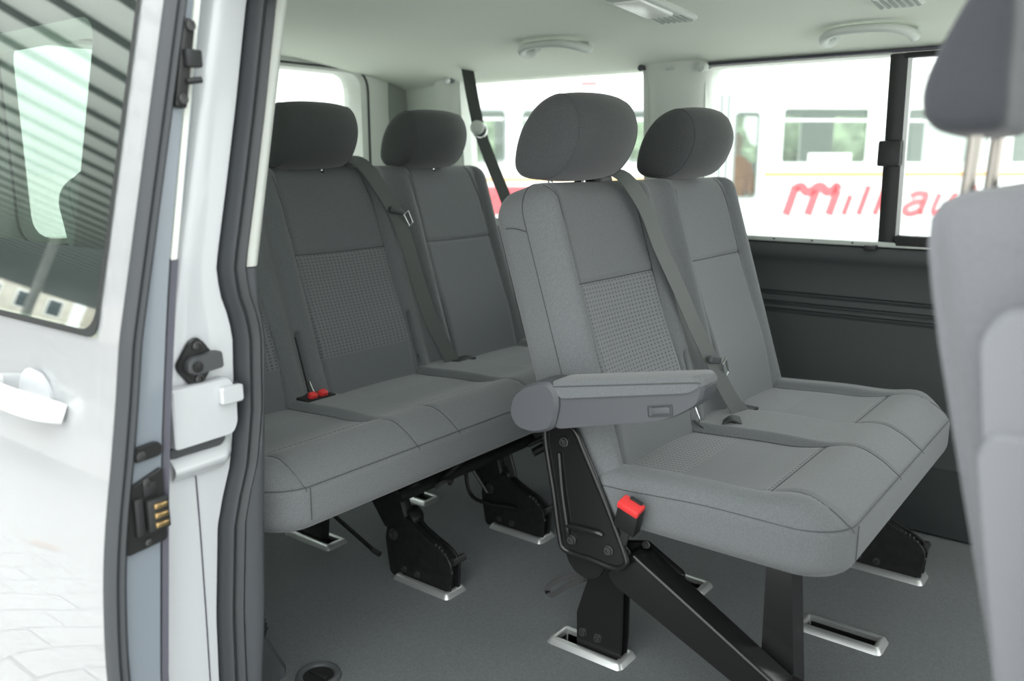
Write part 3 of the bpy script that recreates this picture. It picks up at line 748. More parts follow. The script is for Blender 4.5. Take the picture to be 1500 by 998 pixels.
        bm = NB(); rbox(bm, bmf(guide + .040, topS + .012, .052), (.080, .052, .040), .008, Matrix.Rotation(-TH, 3, 'X')); build('belt_guide', bm, 'black_plastic', b)
        bm = NB(); rbox(bm, cm(pocket, .795, -hc(pocket, .795) + .001), (.085, .046, .008), .003); build('belt_pocket', bm, 'black_plastic', b)
    return b, bmf, cm

# two-seat bench of the middle row
B2, bm2, cm2 = make_bench(1.422, 2.418, 0.0, [(1.487, 1.815), (2.015, 2.330)], [1.843], [([(1.700, .60, .09), (1.708, .632, .06), (1.714, .637, .035), (1.730, .628, .004), (1.754, .599, -.022), (1.794, .528, -.030), (1.815, .435, -.032), (1.85, .331, -.036), (1.876, .226, -.042), (1.907, .134, -.048), (1.933, .059, -.052), (1.961, 0, -.058), (1.986, -.030, -.06)], 9, 1.70, 2.005)],
    'grey cloth two-seat bench with an armrest, standing in the middle of the cabin')
headrest(B2, 1.596, 0.0); headrest(B2, 2.122, 0.0, -.005)
# three-seat rear bench
DY = 0.925
B3, bm3, cm3 = make_bench(0.945, 2.405, DY, [(1.02, 1.345), (1.487, 1.825), (2.010, 2.335)], [1.425, 1.845], [([(1.735, .62, .09), (1.745, .662, .06), (1.752, .668, .035), (1.772, .660, .004), (1.802, .633, -.020), (1.837, .569, -.028), (1.874, .482, -.030), (1.893, .362, -.032), (1.899, .23, -.034), (1.912, .119, -.038), (1.934, .038, -.045), (1.945, -.020, -.05)], 6, 1.735, 1.985)],
    'long grey cloth three-seat bench across the back of the cabin', topS=0.648)
headrest(B3, 1.165, DY - .01, .020); headrest(B3, 1.605, DY - .01, .020); headrest(B3, 2.085, DY - .01, .020)

# ---- armrest of the two-seat bench (x 1.335 to 1.408)
bm = NB(); plate(bm, fillet([(0.926, 0.672), (0.90, 0.645), (0.630, 0.705), (0.606, 0.715), (0.612, 0.682), (0.672, 0.640), (0.920, 0.575), (0.945, 0.60)], [.012, .012, .012, .008, .02, .07, .012, .012], 8), 'x', 1.342, 1.405, .006)
ar = build('armrest', fixn(bm), 'grey_plastic', B2)
bm = NB(); plate(bm, fillet([(0.930, 0.675), (0.616, 0.733), (0.604, 0.716), (0.628, 0.700), (0.912, 0.641), (0.930, 0.652)], [.012, .02, .012, .01, .012, .01], 6), 'x', 1.337, 1.409, .009); build('armrest_pad', fixn(bm), 'fabric', ar)
bm = NB(); tube(bm, smooth_path([(1.3365, .925, .664), (1.3365, .78, .691), (1.3365, .63, .719), (1.3375, .612, .720)], 5), .0011, 6); build('pad_seam', bm, 'seam', ar)
c = (0.985, 0.612)
bm = NB(); plate(bm, fillet([(1.031, .590), (1.022, .634), (.980, .664), (.926, .676), (.905, .640), (.918, .576), (.972, .558), (1.012, .563)], .022, 6), 'x', 1.330, 1.412, .007); build('armrest_hinge_cover', fixn(bm), 'grey_plastic', ar)
bm = NB(); rbox(bm, (1.342, .688, .657), (.006, .040, .014), .003, Matrix.Rotation(R(-13), 3, 'X')); build('armrest_button', bm, 'grey_plastic', ar)
bm = NB(); tube(bm, [(1.3405, .688 + a, .657 + z - a * .23) for a, z in [(-.024, -.010), (.024, -.010), (.026, .009), (-.022, .009)]], .0012, 6, closed=True); build('button_gap', bm, 'seam', ar)
# ---- black side plate with rim, ridge and bolts
OUT = [(0.992, 0.530), (0.978, 0.552), (0.948, 0.562), (0.918, 0.556), (0.893, 0.514), (0.839, 0.415), (0.792, 0.318), (0.790, 0.296), (0.812, 0.280), (0.874, 0.282), (0.938, 0.285), (0.953, 0.318), (0.968, 0.406)]
o2 = fillet(OUT, .016, 4)
bm = NB(); plate(bm, o2, 'x', 1.412, 1.420, .0015); sp = build('side_plate', fixn(bm), 'black_metal', B2)
bm = NB(); tube(bm, smooth_path([(1.411, a, z) for a, z in OUT], 4, closed=True), .0065, 10, closed=True); build('plate_rim', bm, 'black_metal', sp)
bm = NB(); tube(bm, smooth_path([(1.4105, .955, .50), (1.4085, .945, .42), (1.4085, .932, .346), (1.4105, .93, .32)], 5), .0055, 8); tube(bm, smooth_path([(1.4105, .934, .341), (1.408, .925, .344), (1.408, .86, .347), (1.4105, .846, .344)], 5), .006, 8); build('pressed_ridge', bm, 'black_metal', sp)
for y, z in ((.944, .526), (.921, .313), (.830, .315)): bolt(sp, (1.411, y, z), 'x', .0085, -1)
# rounded tab and foot below the plate
bm = NB(); plate(bm, fillet([(.945, .295), (.945, .262), (.925, .236), (.895, .225), (.865, .232), (.848, .262), (.848, .295)], .012), 'x', 1.424, 1.436, .002); build('pivot_tab', fixn(bm), 'black_metal', B2)
bm = NB(); plate(bm, fillet([(.930, .262), (.852, .262), (.845, .225), (.845, .06), (.848, .0), (.962, .0), (.964, .090), (.930, .20)], .006), 'x', 1.501, 1.507, .0015)
plate(bm, fillet([(.930, .262), (.852, .262), (.845, .225), (.845, .06), (.850, -.02), (.960, -.02), (.964, .090), (.930, .20)], .006), 'x', 1.530, 1.536, .0015)
plate(bm, fillet([(.870, .25), (.86, .25), (.86, .01), (.95, .01), (.95, .05), (.88, .07)], .003), 'x', 1.507, 1.530, .0015)
ft = build('foot', fixn(bm), 'black_metal', B2)
for y, z in ((.945, .046), (.905, .045)): bolt(ft, (1.5005, y, z), 'x', .0085, -1)
bm = NB(); lathe(bm, [(.014, 0), (.014, .1)], (1.43, .895, .255), 'x', 16); build('pivot_pin', fixn(bm), 'black_metal', B2)
# diagonal box beam to the front foot
def box_beam(bm, p, q, w0, w1, up):
    pass
bm = NB(); plate(bm, fillet([(.848, .252), (.838, .272), (.790, .310), (.770, .306), (.44, .118), (.41, .08), (.41, .03), (.44, .035), (.50, .085), (.832, .232)], .006), 'x', 1.430, 1.492, .007); tube(bm, [(1.4335, .784, .3065), (1.4335, .44, .1165)], .0055, 12); beam = build('diagonal_beam', fixn(bm), 'black_metal', B2)
bm = NB(); plate(bm, fillet([(.47, .135), (.40, .12), (.38, .06), (.38, -.0), (.46, .0), (.48, .06)], .01), 'x', 1.426, 1.496, .004); build('front_foot', fixn(bm), 'black_metal', B2)
bm = NB(); plate(bm, fillet([(.845, .30), (.79, .315), (.70, .268), (.70, .250), (.80, .26)], .006), 'x', 1.492, 1.506, .003); build('beam_bracket', fixn(bm), 'black_metal', B2)
bolt(B2, (1.470, .775, .322), 'x', .007, -1)
# upright support under the cushion front (tapered)
bm = NB(); V = quad_grid(bm, [[(1.500, .532, .355), (1.500, .484, .355), (1.56, .484, .355), (1.56, .532, .355)], [(1.500, .530, .10), (1.500, .462, .10), (1.56, .462, .10), (1.56, .530, .10)], [(1.500, .530, .0), (1.500, .458, .0), (1.56, .458, .0), (1.56, .530, .0)]], closed_u=True); cap(bm, V[0]); cap(bm, V[-1]); build('front_support', fixn(bm), 'black_metal', B2)
# belt buckle with red button at the near side
ROT = Matrix.Rotation(R(18), 3, 'X') @ Matrix.Rotation(R(-14), 3, 'Y')
bm = NB(); BC = Vector((1.392, .774, .410)); rbox(bm, BC, (.028, .050, .066), .005, ROT); bk = build('belt_buckle', bm, 'black_plastic', B2)
bm = NB(); rbox(bm, BC + ROT @ Vector((-.003, 0, .031)), (.030, .048, .016), .003, ROT); build('release_button', bm, 'red', bk, label='red release button')
bm = NB(); rbox(bm, BC + ROT @ Vector((.009, -.003, .0372)), (.008, .028, .010), .001, ROT); build('buckle_slot', bm, 'rubber_dark', bk)
bm = NB(); rbox(bm, (1.405, .790, .362), (.006, .018, .05), .002, ROT); build('buckle_strap', bm, 'bolt', bk)
# inner lap tongue by the slit, and pull strap behind the foot
bm = NB(); ribbon(bm, smooth_path([bm2(1.838, .01, -.004), bm2(1.848, -.022, -.035), (1.868, .775, .497), (1.882, .752, .492)], 4), (1, .3, 0), .045, .003); build('lap_belt', bm, 'belt_black', B2)
bm = NB(); ribbon(bm, smooth_path([(1.56, .93, .17), (1.535, 1.0, .155), (1.50, 1.04, .13), (1.50, 1.035, .108), (1.525, 1.0, .135), (1.56, .95, .160)], 5), (0, .3, 1), .012, .002); build('pull_strap', bm, 'black_plastic', B2)

# ---- quick-release floor locks
LOCK = [(1.500, -.01), (1.566, .0), (1.582, .10), (1.572, .142), (1.556, .164), (1.520, .182), (1.488, .176), (1.466, .155), (1.414, .133), (1.380, .120), (1.352, .102), (1.343, .082), (1.350, .0), (1.380, -.01)]
def floor_lock(bench, x, dy, arm=True):
    """lock plate pair standing in a front socket; written for the rear bench's front row"""
    out = LOCK
    out = [(a + dy, z) for a, z in out]
    bm = NB(); plate(bm, fillet(out, .012, 4), 'x', x - .020, x - .012, .0015); plate(bm, fillet(out, .012, 4), 'x', x + .012, x + .020, .0015)
    inner = [(a + dy, z) for a, z in [(1.50, .0), (1.552, .02), (1.565, .10), (1.53, .168), (1.49, .165), (1.40, .122), (1.358, .09), (1.362, .0)]]
    plate(bm, fillet(inner, .012, 4), 'x', x - .012, x + .012, .001)
    lk = build('floor_lock', fixn(bm), 'worn_black', bench)
    bm = NB()
    for k in range(7):
        a = k / 6; y = 1.400 - .054 * a - .004 * math.sin(a * 3.1); z = .128 - .05 * a * a - .010 * a
        rbox(bm, (x - .017, y + dy - .003, z), (.006, .006, .009), .002)
    build('latch_teeth', bm, 'bolt', lk)
    for y, z, r_ in ((1.548, .118, .013), (1.510, .030, .007), (1.462, .028, .008)): bolt(lk, (x - .0205, y + dy, z), 'x', r_, -1)
    bm = NB(); lathe(bm, [(.010, 0), (.010, .045), (.007, .047)], (x - .005, 1.352 + dy, .088), 'x', 14); build('release_pin', fixn(bm), 'bolt', lk)
    bm = NB(); lathe(bm, [(.028, -.012), (.030, -.008), (.030, .028), (.028, .032)], (x, 1.512 + dy, .165), 'x', 24); build('pivot_boss', fixn(bm), 'worn_black', lk)
    if arm:
        bm = NB(); plate(bm, fillet([(1.575 + dy, .13), (1.500 + dy, .175), (1.515 + dy, .225), (1.60 + dy, .335), (1.70 + dy, .335), (1.63 + dy, .20)], .008), 'x', x - .024, x + .010, .003); build('lock_arm', fixn(bm), 'worn_black', bench)
floor_lock(B3, 1.517, 0.0); floor_lock(B3, 1.927, 0.0); floor_lock(B2, 2.335, -.945, True)
# rear feet of the rear bench
for x in (1.517, 1.927):
    bm = NB(); plate(bm, fillet([(1.95, -.02), (1.86, -.02), (1.85, .07), (1.80, .32), (1.88, .33), (1.95, .12)], .008), 'x', x - .014, x + .014, .002); build('back_foot', fixn(bm), 'worn_black', B3)
bm = NB(); plate(bm, fillet([(.98, -.02), (.89, -.02), (.86, .2), (.82, .33), (.90, .33), (.97, .12)], .008), 'x', 2.325, 2.355, .002); build('back_foot', fixn(bm), 'worn_black', B2)
# cross tube, stays, release rods under the rear bench
bm = NB(); tube(bm, [(1.44, 1.475, .262), (2.02, 1.475, .262)], .018, 14); build('cross_tube', bm, 'worn_black', B3)
bm = NB(); tube(bm, [(1.58, 1.455, .265), (1.74, 1.44, .335)], .008, 10); tube(bm, [(1.70, 1.50, .262), (1.66, 1.66, .33)], .010, 10); tube(bm, [(1.80, 1.52, .25), (1.84, 1.70, .33)], .012, 10); build('frame_stay', bm, 'worn_black', B3)
bm = NB(); rbox(bm, (1.935, 1.515, .235), (.012, .055, .16), .004, Matrix.Rotation(R(-18), 3, 'X')); build('lock_lever', bm, 'bolt', B3)
bm = NB(); tube(bm, [(1.985, 1.44, .235), (2.17, 1.30, .345)], .013, 10); tube(bm, [(1.985, 1.46, .255), (2.18, 1.33, .345)], .008, 10); build('side_strut', bm, 'worn_black', B3)
bm = NB(); tube(bm, smooth_path([(1.88, 1.60, .23), (1.88, 1.62, .17), (1.88, 1.60, .095), (1.885, 1.54, .080), (1.90, 1.44, .085)], 5), .006, 8); tube(bm, [(1.86, 1.585, .20), (1.875, 1.53, .12)], .006, 8); build('release_rod', bm, 'worn_black', B3)
bm = NB(); tube(bm, [(1.495, 1.96, .215), (1.49, 1.80, .120), (1.487, 1.62, .055)], .006, 8); build('tie_rod', bm, 'worn_black', B3)
bm = NB(); tube(bm, [(1.487, 1.62, .055), (1.487, 1.595, .050)], .008, 10); build('rod_end', bm, 'bolt', B3)
bm = NB(); tube(bm, [(1.52, 1.475, .300), (1.53, 1.455, .300)], .012, 12); build('tube_clip', bm, 'chrome', B3)
bm = NB(); tube(bm, smooth_path([(1.56, 1.45, .255), (1.57, 1.435, .27), (1.60, 1.43, .268), (1.61, 1.445, .252)], 4), .006, 8); build('spring_clip', bm, 'bolt', B3)
# rear bench: buckle pocket with red buckles, second belt tongue at the pillar
bm = NB(); rbox(bm, (1.412, .818 + DY, .486), (.095, .065, .012), .004); bp = build('buckle_pocket', bm, 'black_plastic', B3)
for dx in (-.014, .020):
    bm = NB(); rbox(bm, (1.405 + dx, .800 + DY, .497), (.024, .020, .018), .005, Matrix.Rotation(R(25), 3, 'X')); build('red_buckle', bm, 'red', bp, label='red buckle top')
bm = NB(); tube(bm, [bm3(1.335 + a, s, -.05) for a, s in [(0, .60), (.028, .60), (.024, .566), (.004, .566)]], .0024, 8, closed=True); build('belt_tongue', bm, 'chrome', B3)
bm = NB(); ribbon(bm, smooth_path([bm3(1.28, .665, .08), bm3(1.285, .675, .03), bm3(1.30, .64, -.02), bm3(1.34, .55, -.035), bm3(1.39, .35, -.035), bm3(1.43, .10, -.045), bm3(1.45, -.02, -.055)], 4), (1, -.1, .12), .046, .0018)
bm.free()

# ------------------------------------------------------------------ front passenger seat at the right edge
FS = thing('front_seat', 'pale grey front seat at the right edge, seen from its side', 'car seat', (1.09, 0.0, 0.0))
TF = R(14.5)
def fmap(x, s, n):                                         # s up the back, n forward (towards -y) from the rear face
    return Vector((x, 0.198 + (s - 1.055) * math.sin(TF) - n * math.cos(TF), s + n * math.sin(TF) * .3))
prof = [(.44, .0, 0.1), (.50, .0, 0.02)]
bm = NB(); rows = []
def fback(s, k, kn):
    """ring across x at height s"""
    d0 = 0.0; d1 = 0.15 - .03 * (s - .4)
    x0, x1 = 0.872, 1.310
    pts = []
    base = [(x0 + .06, d0), (x0 + .02, d0 + .012), (x0, d0 + .05), (x0 + .004, d1 + .01), (x0 + .025, d1 + .04), (x0 + .07, d1 + .03), (x0 + .13, d1), (x1 - .13, d1), (x1 - .07, d1 + .03), (x1 - .025, d1 + .04), (x1 - .004, d1 + .01), (x1, d0 + .05), (x1 - .02, d0 + .012), (x1 - .06, d0)]
    sm = smooth_path([(a, b_, 0) for a, b_ in base], 5, closed=True)
    cx_, cn = (x0 + x1) / 2, .08
    return [fmap(cx_ + (p.x - cx_) * k, s, cn + (p.y - cn) * kn) for p in sm]
for s, k, kn in [(.38, .9, .7), (.40, .97, .9), (.45, 1, 1), (.55, 1, 1), (.65, 1, 1), (.75, 1, 1), (.85, .995, 1), (.92, .985, 1), (.98, .97, .98), (1.02, .95, .95), (1.045, .92, .88), (1.060, .87, .74), (1.068, .80, .5), (1.070, .7, .3)]: rows.append(fback(s, k, kn))
V = quad_grid(bm, rows, closed_u=True); cap(bm, V[0]); cap(bm, V[-1]); fb = build('backrest', fixn(bm), mat('pale_grey_seat_cloth', (0.145, 0.149, 0.160), .9, sheen=.3, spec=.2, noise=(420, .12), bump=(600, .15)), FS, ang=None)
# lower side cover and lever housing
bm = NB(); plate(bm, fillet([(.122, .950), (.105, .972), (.03, .972), (.0, .60), (.075, .60), (.108, .84)], .018, 5), 'x', .885, .846, .008); build('side_cover', fixn(bm), 'pale_plastic', fb, label='pale grey moulded side cover')
bm = NB(); plate(bm, fillet([(.113, .845), (.102, .862), (.03, .864), (-.04, .52), (.045, .52), (.085, .68)], .015, 5), 'x', .860, .838, .006); build('recliner_cover', fixn(bm), 'pale_plastic', fb)
bm = NB(); rbox(bm, (1.09, -.28, .42), (.44, .48, .16), .05, seg=4); build('seat_cushion', bm, 'fabric', FS)
bm = NB(); rbox(bm, (1.09, -.29, .17), (.38, .42, .34), .02); build('seat_base', bm, 'dark_plastic', FS)
# headrest: leaning egg profile
hpf = [(.213, 1.150), (.214, 1.172), (.206, 1.202), (.193, 1.232), (.178, 1.262), (.160, 1.282), (.144, 1.276), (.137, 1.235), (.136, 1.185), (.134, 1.150), (.138, 1.130), (.165, 1.126), (.192, 1.128), (.206, 1.136)]
prof = [(p.x, p.y) for p in smooth_path([(a, b_, 0) for a, b_ in hpf], 5, closed=True)]
cy_ = sum(p[0] for p in prof) / len(prof); cz_ = sum(p[1] for p in prof) / len(prof)
bm = NB(); rows = []
for x, s in [(-.115, .02), (-.114, .4), (-.112, .72), (-.107, .90), (-.098, .97), (-.08, 1), (-.04, 1.02), (0, 1.03), (.04, 1.01), (.07, .97), (.092, .90), (.105, .80), (.111, .64), (.114, .4), (.115, .02)]:
    rows.append([(1.06 + x, cy_ + (a - cy_) * s, cz_ + (b_ - cz_) * s) for a, b_ in prof])
V = quad_grid(bm, rows, closed_u=True); cap(bm, V[0]); cap(bm, V[-1]); fh = build('headrest', fixn(bm), mat('slate_headrest_cloth', (.048, .050, .058), .9, sheen=.3, spec=.2, noise=(420, .12)), FS, ang=None)
for x in (0.995, 1.135):
    bm = NB(); tube(bm, [(x, .170, 1.03), (x, .166, 1.16)], .0075, 14); build('post', bm, 'post_steel', fh)

# ------------------------------------------------------------------ opened sliding door, outside the body
SD = thing('sliding_door', 'silver-white sliding door slid open at the left, with tinted window', 'door', (0.65, 1.90, -0.2))
Y0, Y1 = 1.215, 2.35
WY0, WY1, WZ0, WZ1 = 1.30, 2.25, 0.845, 1.40
zs = [-0.2 + .025 * i for i in range(32)] + [.605, .617, .623, .635, .68, .73, .78, .82, WZ0, .9, .95, 1.0, 1.05, 1.1, 1.15, 1.2, 1.25, 1.3, 1.35, WZ1, 1.42, 1.44]
ysd = [Y0, Y0 + .004, 1.24, 1.27, WY0, 1.5, 1.8, 2.0, WY1, 2.33, Y1]
def skin_x(y, z):
    x = door_x(z); x += 0.004 * math.exp(-((z - .62) / .006) ** 2)
    if y < Y0 + .002: x += .008
    return x
bm = NB(); V = [[bm.verts.new((skin_x(y, z), y, z)) for y in ysd] for z in zs]
for i in range(len(zs) - 1):
    for j in range(len(ysd) - 1):
        if zs[i] >= WZ0 - 1e-6 and zs[i + 1] <= WZ1 + 1e-6 and ysd[j] >= WY0 - 1e-6 and ysd[j + 1] <= WY1 + 1e-6: continue
        bm.faces.new((V[i][j], V[i][j + 1], V[i + 1][j + 1], V[i + 1][j]))
bmesh.ops.solidify(bm, geom=bm.faces, thickness=0.004)
build('outer_panel', fixn(bm), 'paint', SD, ang=40)
# front edge of the door (shut face) and inner trim
def dz_rows(fa, zlist): return [fa(z) for z in zlist]
def inner_x(z): return lerp_tab([(-.2, .66), (0.262, .645), (0.562, .673), (0.673, .685), (0.824, .705), (0.93, .720), (1.138, .759), (1.341, .798), (1.45, .825)], z)
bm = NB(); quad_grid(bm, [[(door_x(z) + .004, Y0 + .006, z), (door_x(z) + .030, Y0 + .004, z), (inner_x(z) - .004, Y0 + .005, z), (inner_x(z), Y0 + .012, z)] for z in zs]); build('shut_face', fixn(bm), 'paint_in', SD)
bm = NB(); ZT = [z for z in zs if z <= .95]
quad_grid(bm, [[(inner_x(z) - .001, Y0 + .004, z), (inner_x(z) + .007, Y0 - .002, z), (inner_x(z) + .014, Y0 + .012, z), (inner_x(z) + .014, Y1, z), (inner_x(z) - .001, Y1, z)] for z in ZT]); build('inner_trim', fixn(bm), 'dark_edge', SD)
bm = NB(); ZT = [.95] + [z for z in zs if z > .95]
quad_grid(bm, [[(inner_x(z) - .001, Y0 + .006, z), (inner_x(z) + .008, Y0 + .004, z), (inner_x(z) + .012, Y0 + .012, z), (inner_x(z) + .012, 1.29, z), (inner_x(z) - .002, 1.295, z)] for z in ZT]); build('window_trim', fixn(bm), 'cream_trim', SD)
# rubber seal down the edge
pr = [(-.004, .004), (-.002, -.010), (.006, -.017), (.013, -.013), (.019, -.017), (.026, -.010), (.028, .004), (.026, .01)]
bm = NB(); V = quad_grid(bm, [[(door_x(z) + a, Y0 + b_, z) for a, b_ in pr] for z in [-.2 + .0206 * i for i in range(80)]], closed_u=True); build('edge_seal', fixn(bm), 'rubber', SD, ang=60)
# window pane and black border
def dout(y, z, o=.003): return (door_x(z) - o, y, z)
bm = NB(); n = 22
quad_grid(bm, [[dout(y, WZ0 - .012 + (WZ1 - WZ0 + .024) * i / n, .0025) for y in (1.288, 1.6, 2.27)] for i in range(n + 1)]); pane = build('window_pane', bm, 'door_glass', SD)
a = rect(1.287, 2.27, .832, 1.412, .03, 8); b_ = rect(1.296, 2.25, .842, 1.400, .045, 8)
bm = NB(); quad_grid(bm, [[dout(p[0], p[1], .0035) for p in a], [dout(p[0], p[1], .0042) for p in b_]], closed_u=True); build('pane_border', fixn(bm), 'rubber_dark', pane)
# door handle, with cup and key surround
bm = NB(); P = smooth_path([(.606, 1.375, .700), (.592, 1.385, .706), (.575, 1.42, .712), (.568, 1.50, .716), (.572, 1.57, .718), (.590, 1.61, .716), (.61, 1.62, .714)], 6); tube(bm, P, [.012 + .004 * math.sin(math.pi * i / (len(P) - 1)) for i in range(len(P))], 12, flat=1.35); build('door_handle', fixn(bm), 'paint', SD)
bm = NB(); lathe(bm, [(.062, 0), (.058, .008), (.040, .016), (.001, .018)], (.606, 1.475, .700), 'x', 28); build('handle_cup', fixn(bm), 'paint_jamb', SD)
# fittings on the shut face
bm = NB(); plate(bm, fillet([(.626, .645), (.626, .668), (.674, .672), (.676, .648)], .011), 'y', Y0 + .006, Y0 - .006, .002); nb = build('door_buffer', fixn(bm), 'black_plastic', SD)
bm = NB(); lathe(bm, [(.008, 0), (.008, -.004), (.004, -.005)], (.638, Y0 - .006, .656), 'y', 14); build('buffer_screw', fixn(bm), 'bolt', nb)
bm = NB(); plate(bm, fillet([(.600, .510), (.612, .606), (.674, .628), (.672, .506), (.606, .500)], .006), 'y', Y0 + .006, Y0 - .004, .002); lp = build('latch_plate', fixn(bm), 'black_plastic', SD)
bm = NB(); rbox(bm, (.648, Y0 - .004, .600), (.022, .008, .022), .002); rbox(bm, (.625, Y0 - .008, .560), (.014, .012, .062), .003); build('latch_block', bm, 'rubber_dark', lp)
bm = NB(); rbox(bm, (.655, Y0 - .010, .558), (.036, .014, .052), .003); cbk = build('contact_block', bm, 'rubber_dark', lp)
for k in range(3):
    bm = NB(); rbox(bm, (.657, Y0 - .018, .573 - k * .0155), (.022, .006, .009), .002); build('contact_pin', bm, 'brass', cbk)
for x, z in ((.643, .612), (.638, .514)):
    bm = NB(); lathe(bm, [(.006, 0), (.006, -.004), (.003, -.005)], (x, Y0 - .005, z), 'y', 12); build('latch_screw', fixn(bm), 'bolt', lp)
bm = NB(); rbox(bm, (.764, Y0 - .004, 1.245), (.022, .014, .135), .006, Matrix.Rotation(R(11), 3, 'Y')); tl_ = build('upper_latch', bm, 'black_plastic', SD)
bm = NB(); rbox(bm, (.772, Y0 - .014, 1.252), (.026, .02, .026), .003); tube(bm, [(.762, Y0 - .012, 1.218), (.785, Y0 - .016, 1.222)], .005, 8); build('latch_claw', bm, 'rubber_dark', tl_)
for z, x in ((1.192, .7535), (1.30, .775)):
    bm = NB(); lathe(bm, [(.008, 0), (.008, -.005), (.004, -.006)], (x, Y0 - .010, z), 'y', 12); build('latch_screw', fixn(bm), 'bolt', tl_)
# door catch on the jamb
dc = thing('door_catch', 'black lozenge-shaped door catch bolted to the white door pillar', 'door catch', (.765, 1.247, .735))
bm = NB(); plate(bm, fillet([(.730, .776), (.755, .812), (.770, .818), (.782, .808), (.800, .782), (.798, .768), (.782, .745), (.770, .734), (.755, .736), (.733, .764)], .007), 'y', 1.250, 1.242, .002); dp = build('catch_plate', fixn(bm), 'black_plastic', dc)
bm = NB(); plate(bm, fillet([(.742, .764), (.742, .780), (.752, .788), (.775, .788), (.790, .792), (.806, .790), (.808, .762), (.785, .760), (.755, .757)], .006), 'y', 1.243, 1.226, .003); build('catch_arm', fixn(bm), 'dark_plastic', dc)
bm = NB(); lathe(bm, [(.009, 0), (.009, -.004), (.001, -.005)], (.757, 1.227, .772), 'y', 16); build('catch_pin', fixn(bm), 'black_plastic', dc)
for x, z in ((.768, .803), (.768, .747)):
    bm = NB(); lathe(bm, [(.008, 0), (.008, -.004), (.005, -.005), (.004, -.002), (.001, -.002)], (x, 1.243, z), 'y', 14); build('catch_bolt', fixn(bm), 'bolt', dc)
bm = NB(); lathe(bm, [(.007, 0), (.007, -.005), (.003, -.006)], (.836, 1.244, .722), 'y', 12); tag(build('pillar_screw', fixn(bm), 'black_plastic'), 'black screw in the door pillar beside the white rail cover', 'screw')

# ------------------------------------------------------------------ the tram in the street
TO = Vector((12.344, 3.995, 0.0)); TA = R(-48)
TD = Vector((math.cos(TA), math.sin(TA), 0)); TN = Vector((-math.sin(TA), math.cos(TA), 0))   # TN points away from the van
if TN.dot(TO) < 0: TN = -TN
def tp(u, z, n=0.0): return TO + TD * u + TN * n + Vector((0, 0, z))
tram = thing('tram', 'white tram with red lettering standing in the street beyond the windows', 'tram', tp(-1, GZ))
win = [(-0.58, 0.66, 1.07, 1.83), (1.22, 2.46, 1.07, 1.83), (2.80, 4.04, 1.07, 1.83), (-4.2, -3.10, 1.10, 1.77), (-2.74, -1.66, 1.10, 1.77), (-5.7, -4.45, 1.10, 1.77), (-7.2, -5.95, 1.10, 1.77)]
doors = [(-1.25, -0.91, 0.60, 1.76)]
def side(n0, n1, name, holes_):
    bm = holed([(-9, GZ + .25), (7, GZ + .25), (7, 2.30), (-9, 2.30)], holes_, lambda u, z: tp(u, z, n0), lambda u, z: tp(u, z, n1))
    return build(name, bm, 'tram_white', tram, smooth=False)
side(0, .06, 'side_wall', [rect(a, b, c, d, .06, 4) for a, b, c, d in win + doors])
side(2.3, 2.36, 'side_wall', [rect(a, b, c, d, .06, 4) for a, b, c, d in win])
bm = NB(); prof = [(0, 2.30), (.05, 2.42), (.4, 2.56), (1.15, 2.60), (1.9, 2.56), (2.31, 2.42), (2.36, 2.30)]
V = quad_grid(bm, [[tp(u, z, n) for n, z in prof] for u in (-9, 7)]); build('roof', fixn(bm), 'tram_white', tram)
bm = NB(); quad_grid(bm, [[tp(u, -.25, n) for n in (.06, 2.3)] for u in (-9, 7)]); build('tram_floor', bm, 'tram_grey', tram)
bm = NB(); quad_grid(bm, [[tp(u, z, n) for z, n in ((GZ + .25, .1), (GZ, .15))] for u in (-9, 7)]); build('skirt', bm, 'tram_grey', tram)
for i, (a, b, c, d) in enumerate(win):
    bm = NB(); quad_grid(bm, [[tp(u, z, .03) for u in (a - .02, b + .02)] for z in (c - .02, d + .02)]); wd = build('tram_window', bm, 'tram_glass', tram)
    bm = NB(); q = [tp(a, 1.645, .0), tp(b, 1.645, .0), tp(b, 1.645, .06), tp(a, 1.645, .06)]; q2 = [p + Vector((0, 0, .035)) for p in q]
    V = quad_grid(bm, [q, q2], closed_u=True); cap(bm, V[0]); cap(bm, V[1]); build('vent_bar', fixn(bm), 'tram_white', wd)
    bm = NB(); tube(bm, [tp(p[0], p[1], -.005) for p in rect(a, b, c, d, .06, 4)], .018, 6, closed=True); build('window_rubber', bm, 'tram_white' if i < 3 else 'tram_grey', wd)
a, b, c, d = doors[0]
bm = NB(); quad_grid(bm, [[tp(u, z, .03) for u in (a, b)] for z in (c, d)]); dr = build('door_window', bm, 'tram_glass', tram)
bm = NB(); tube(bm, [tp(p[0], p[1], -.005) for p in rect(a, b, c, d, .06, 4)], .016, 6, closed=True); build('door_rubber', bm, 'tram_grey', dr)
bm = NB()
for u in (-1.48, -1.38):
    V = quad_grid(bm, [[tp(u, z, -.02), tp(u + .05, z, -.02), tp(u + .05, z, .03), tp(u, z, .03)] for z in (.0, 2.0)], closed_u=True); cap(bm, V[0]); cap(bm, V[1])
build('door_jamb', fixn(bm), 'tram_grey', tram)
def strip(name, u0, u1, z0, z1, m, n0=-.012):
    bm = NB(); V = quad_grid(bm, [[tp(u0, z, n0), tp(u1, z, n0), tp(u1, z, .02), tp(u0, z, .02)] for z in (z0, z1)], closed_u=True); cap(bm, V[0]); cap(bm, V[1]); return build(name, fixn(bm), m, tram, smooth=False)
strip('orange_stripe', -.80, 7, .90, .945, 'tram_orange')
strip('orange_stripe', -9, -2.4, .84, .875, 'tram_orange')
strip('red_panel', -9, -4.05, .38, .76, 'tram_red')
strip('red_door_frame', -3.02, -2.82, 1.02, 1.77, 'tram_red')
strip('red_mark', -3.42, -3.20, 2.11, 2.15, 'tram_red')
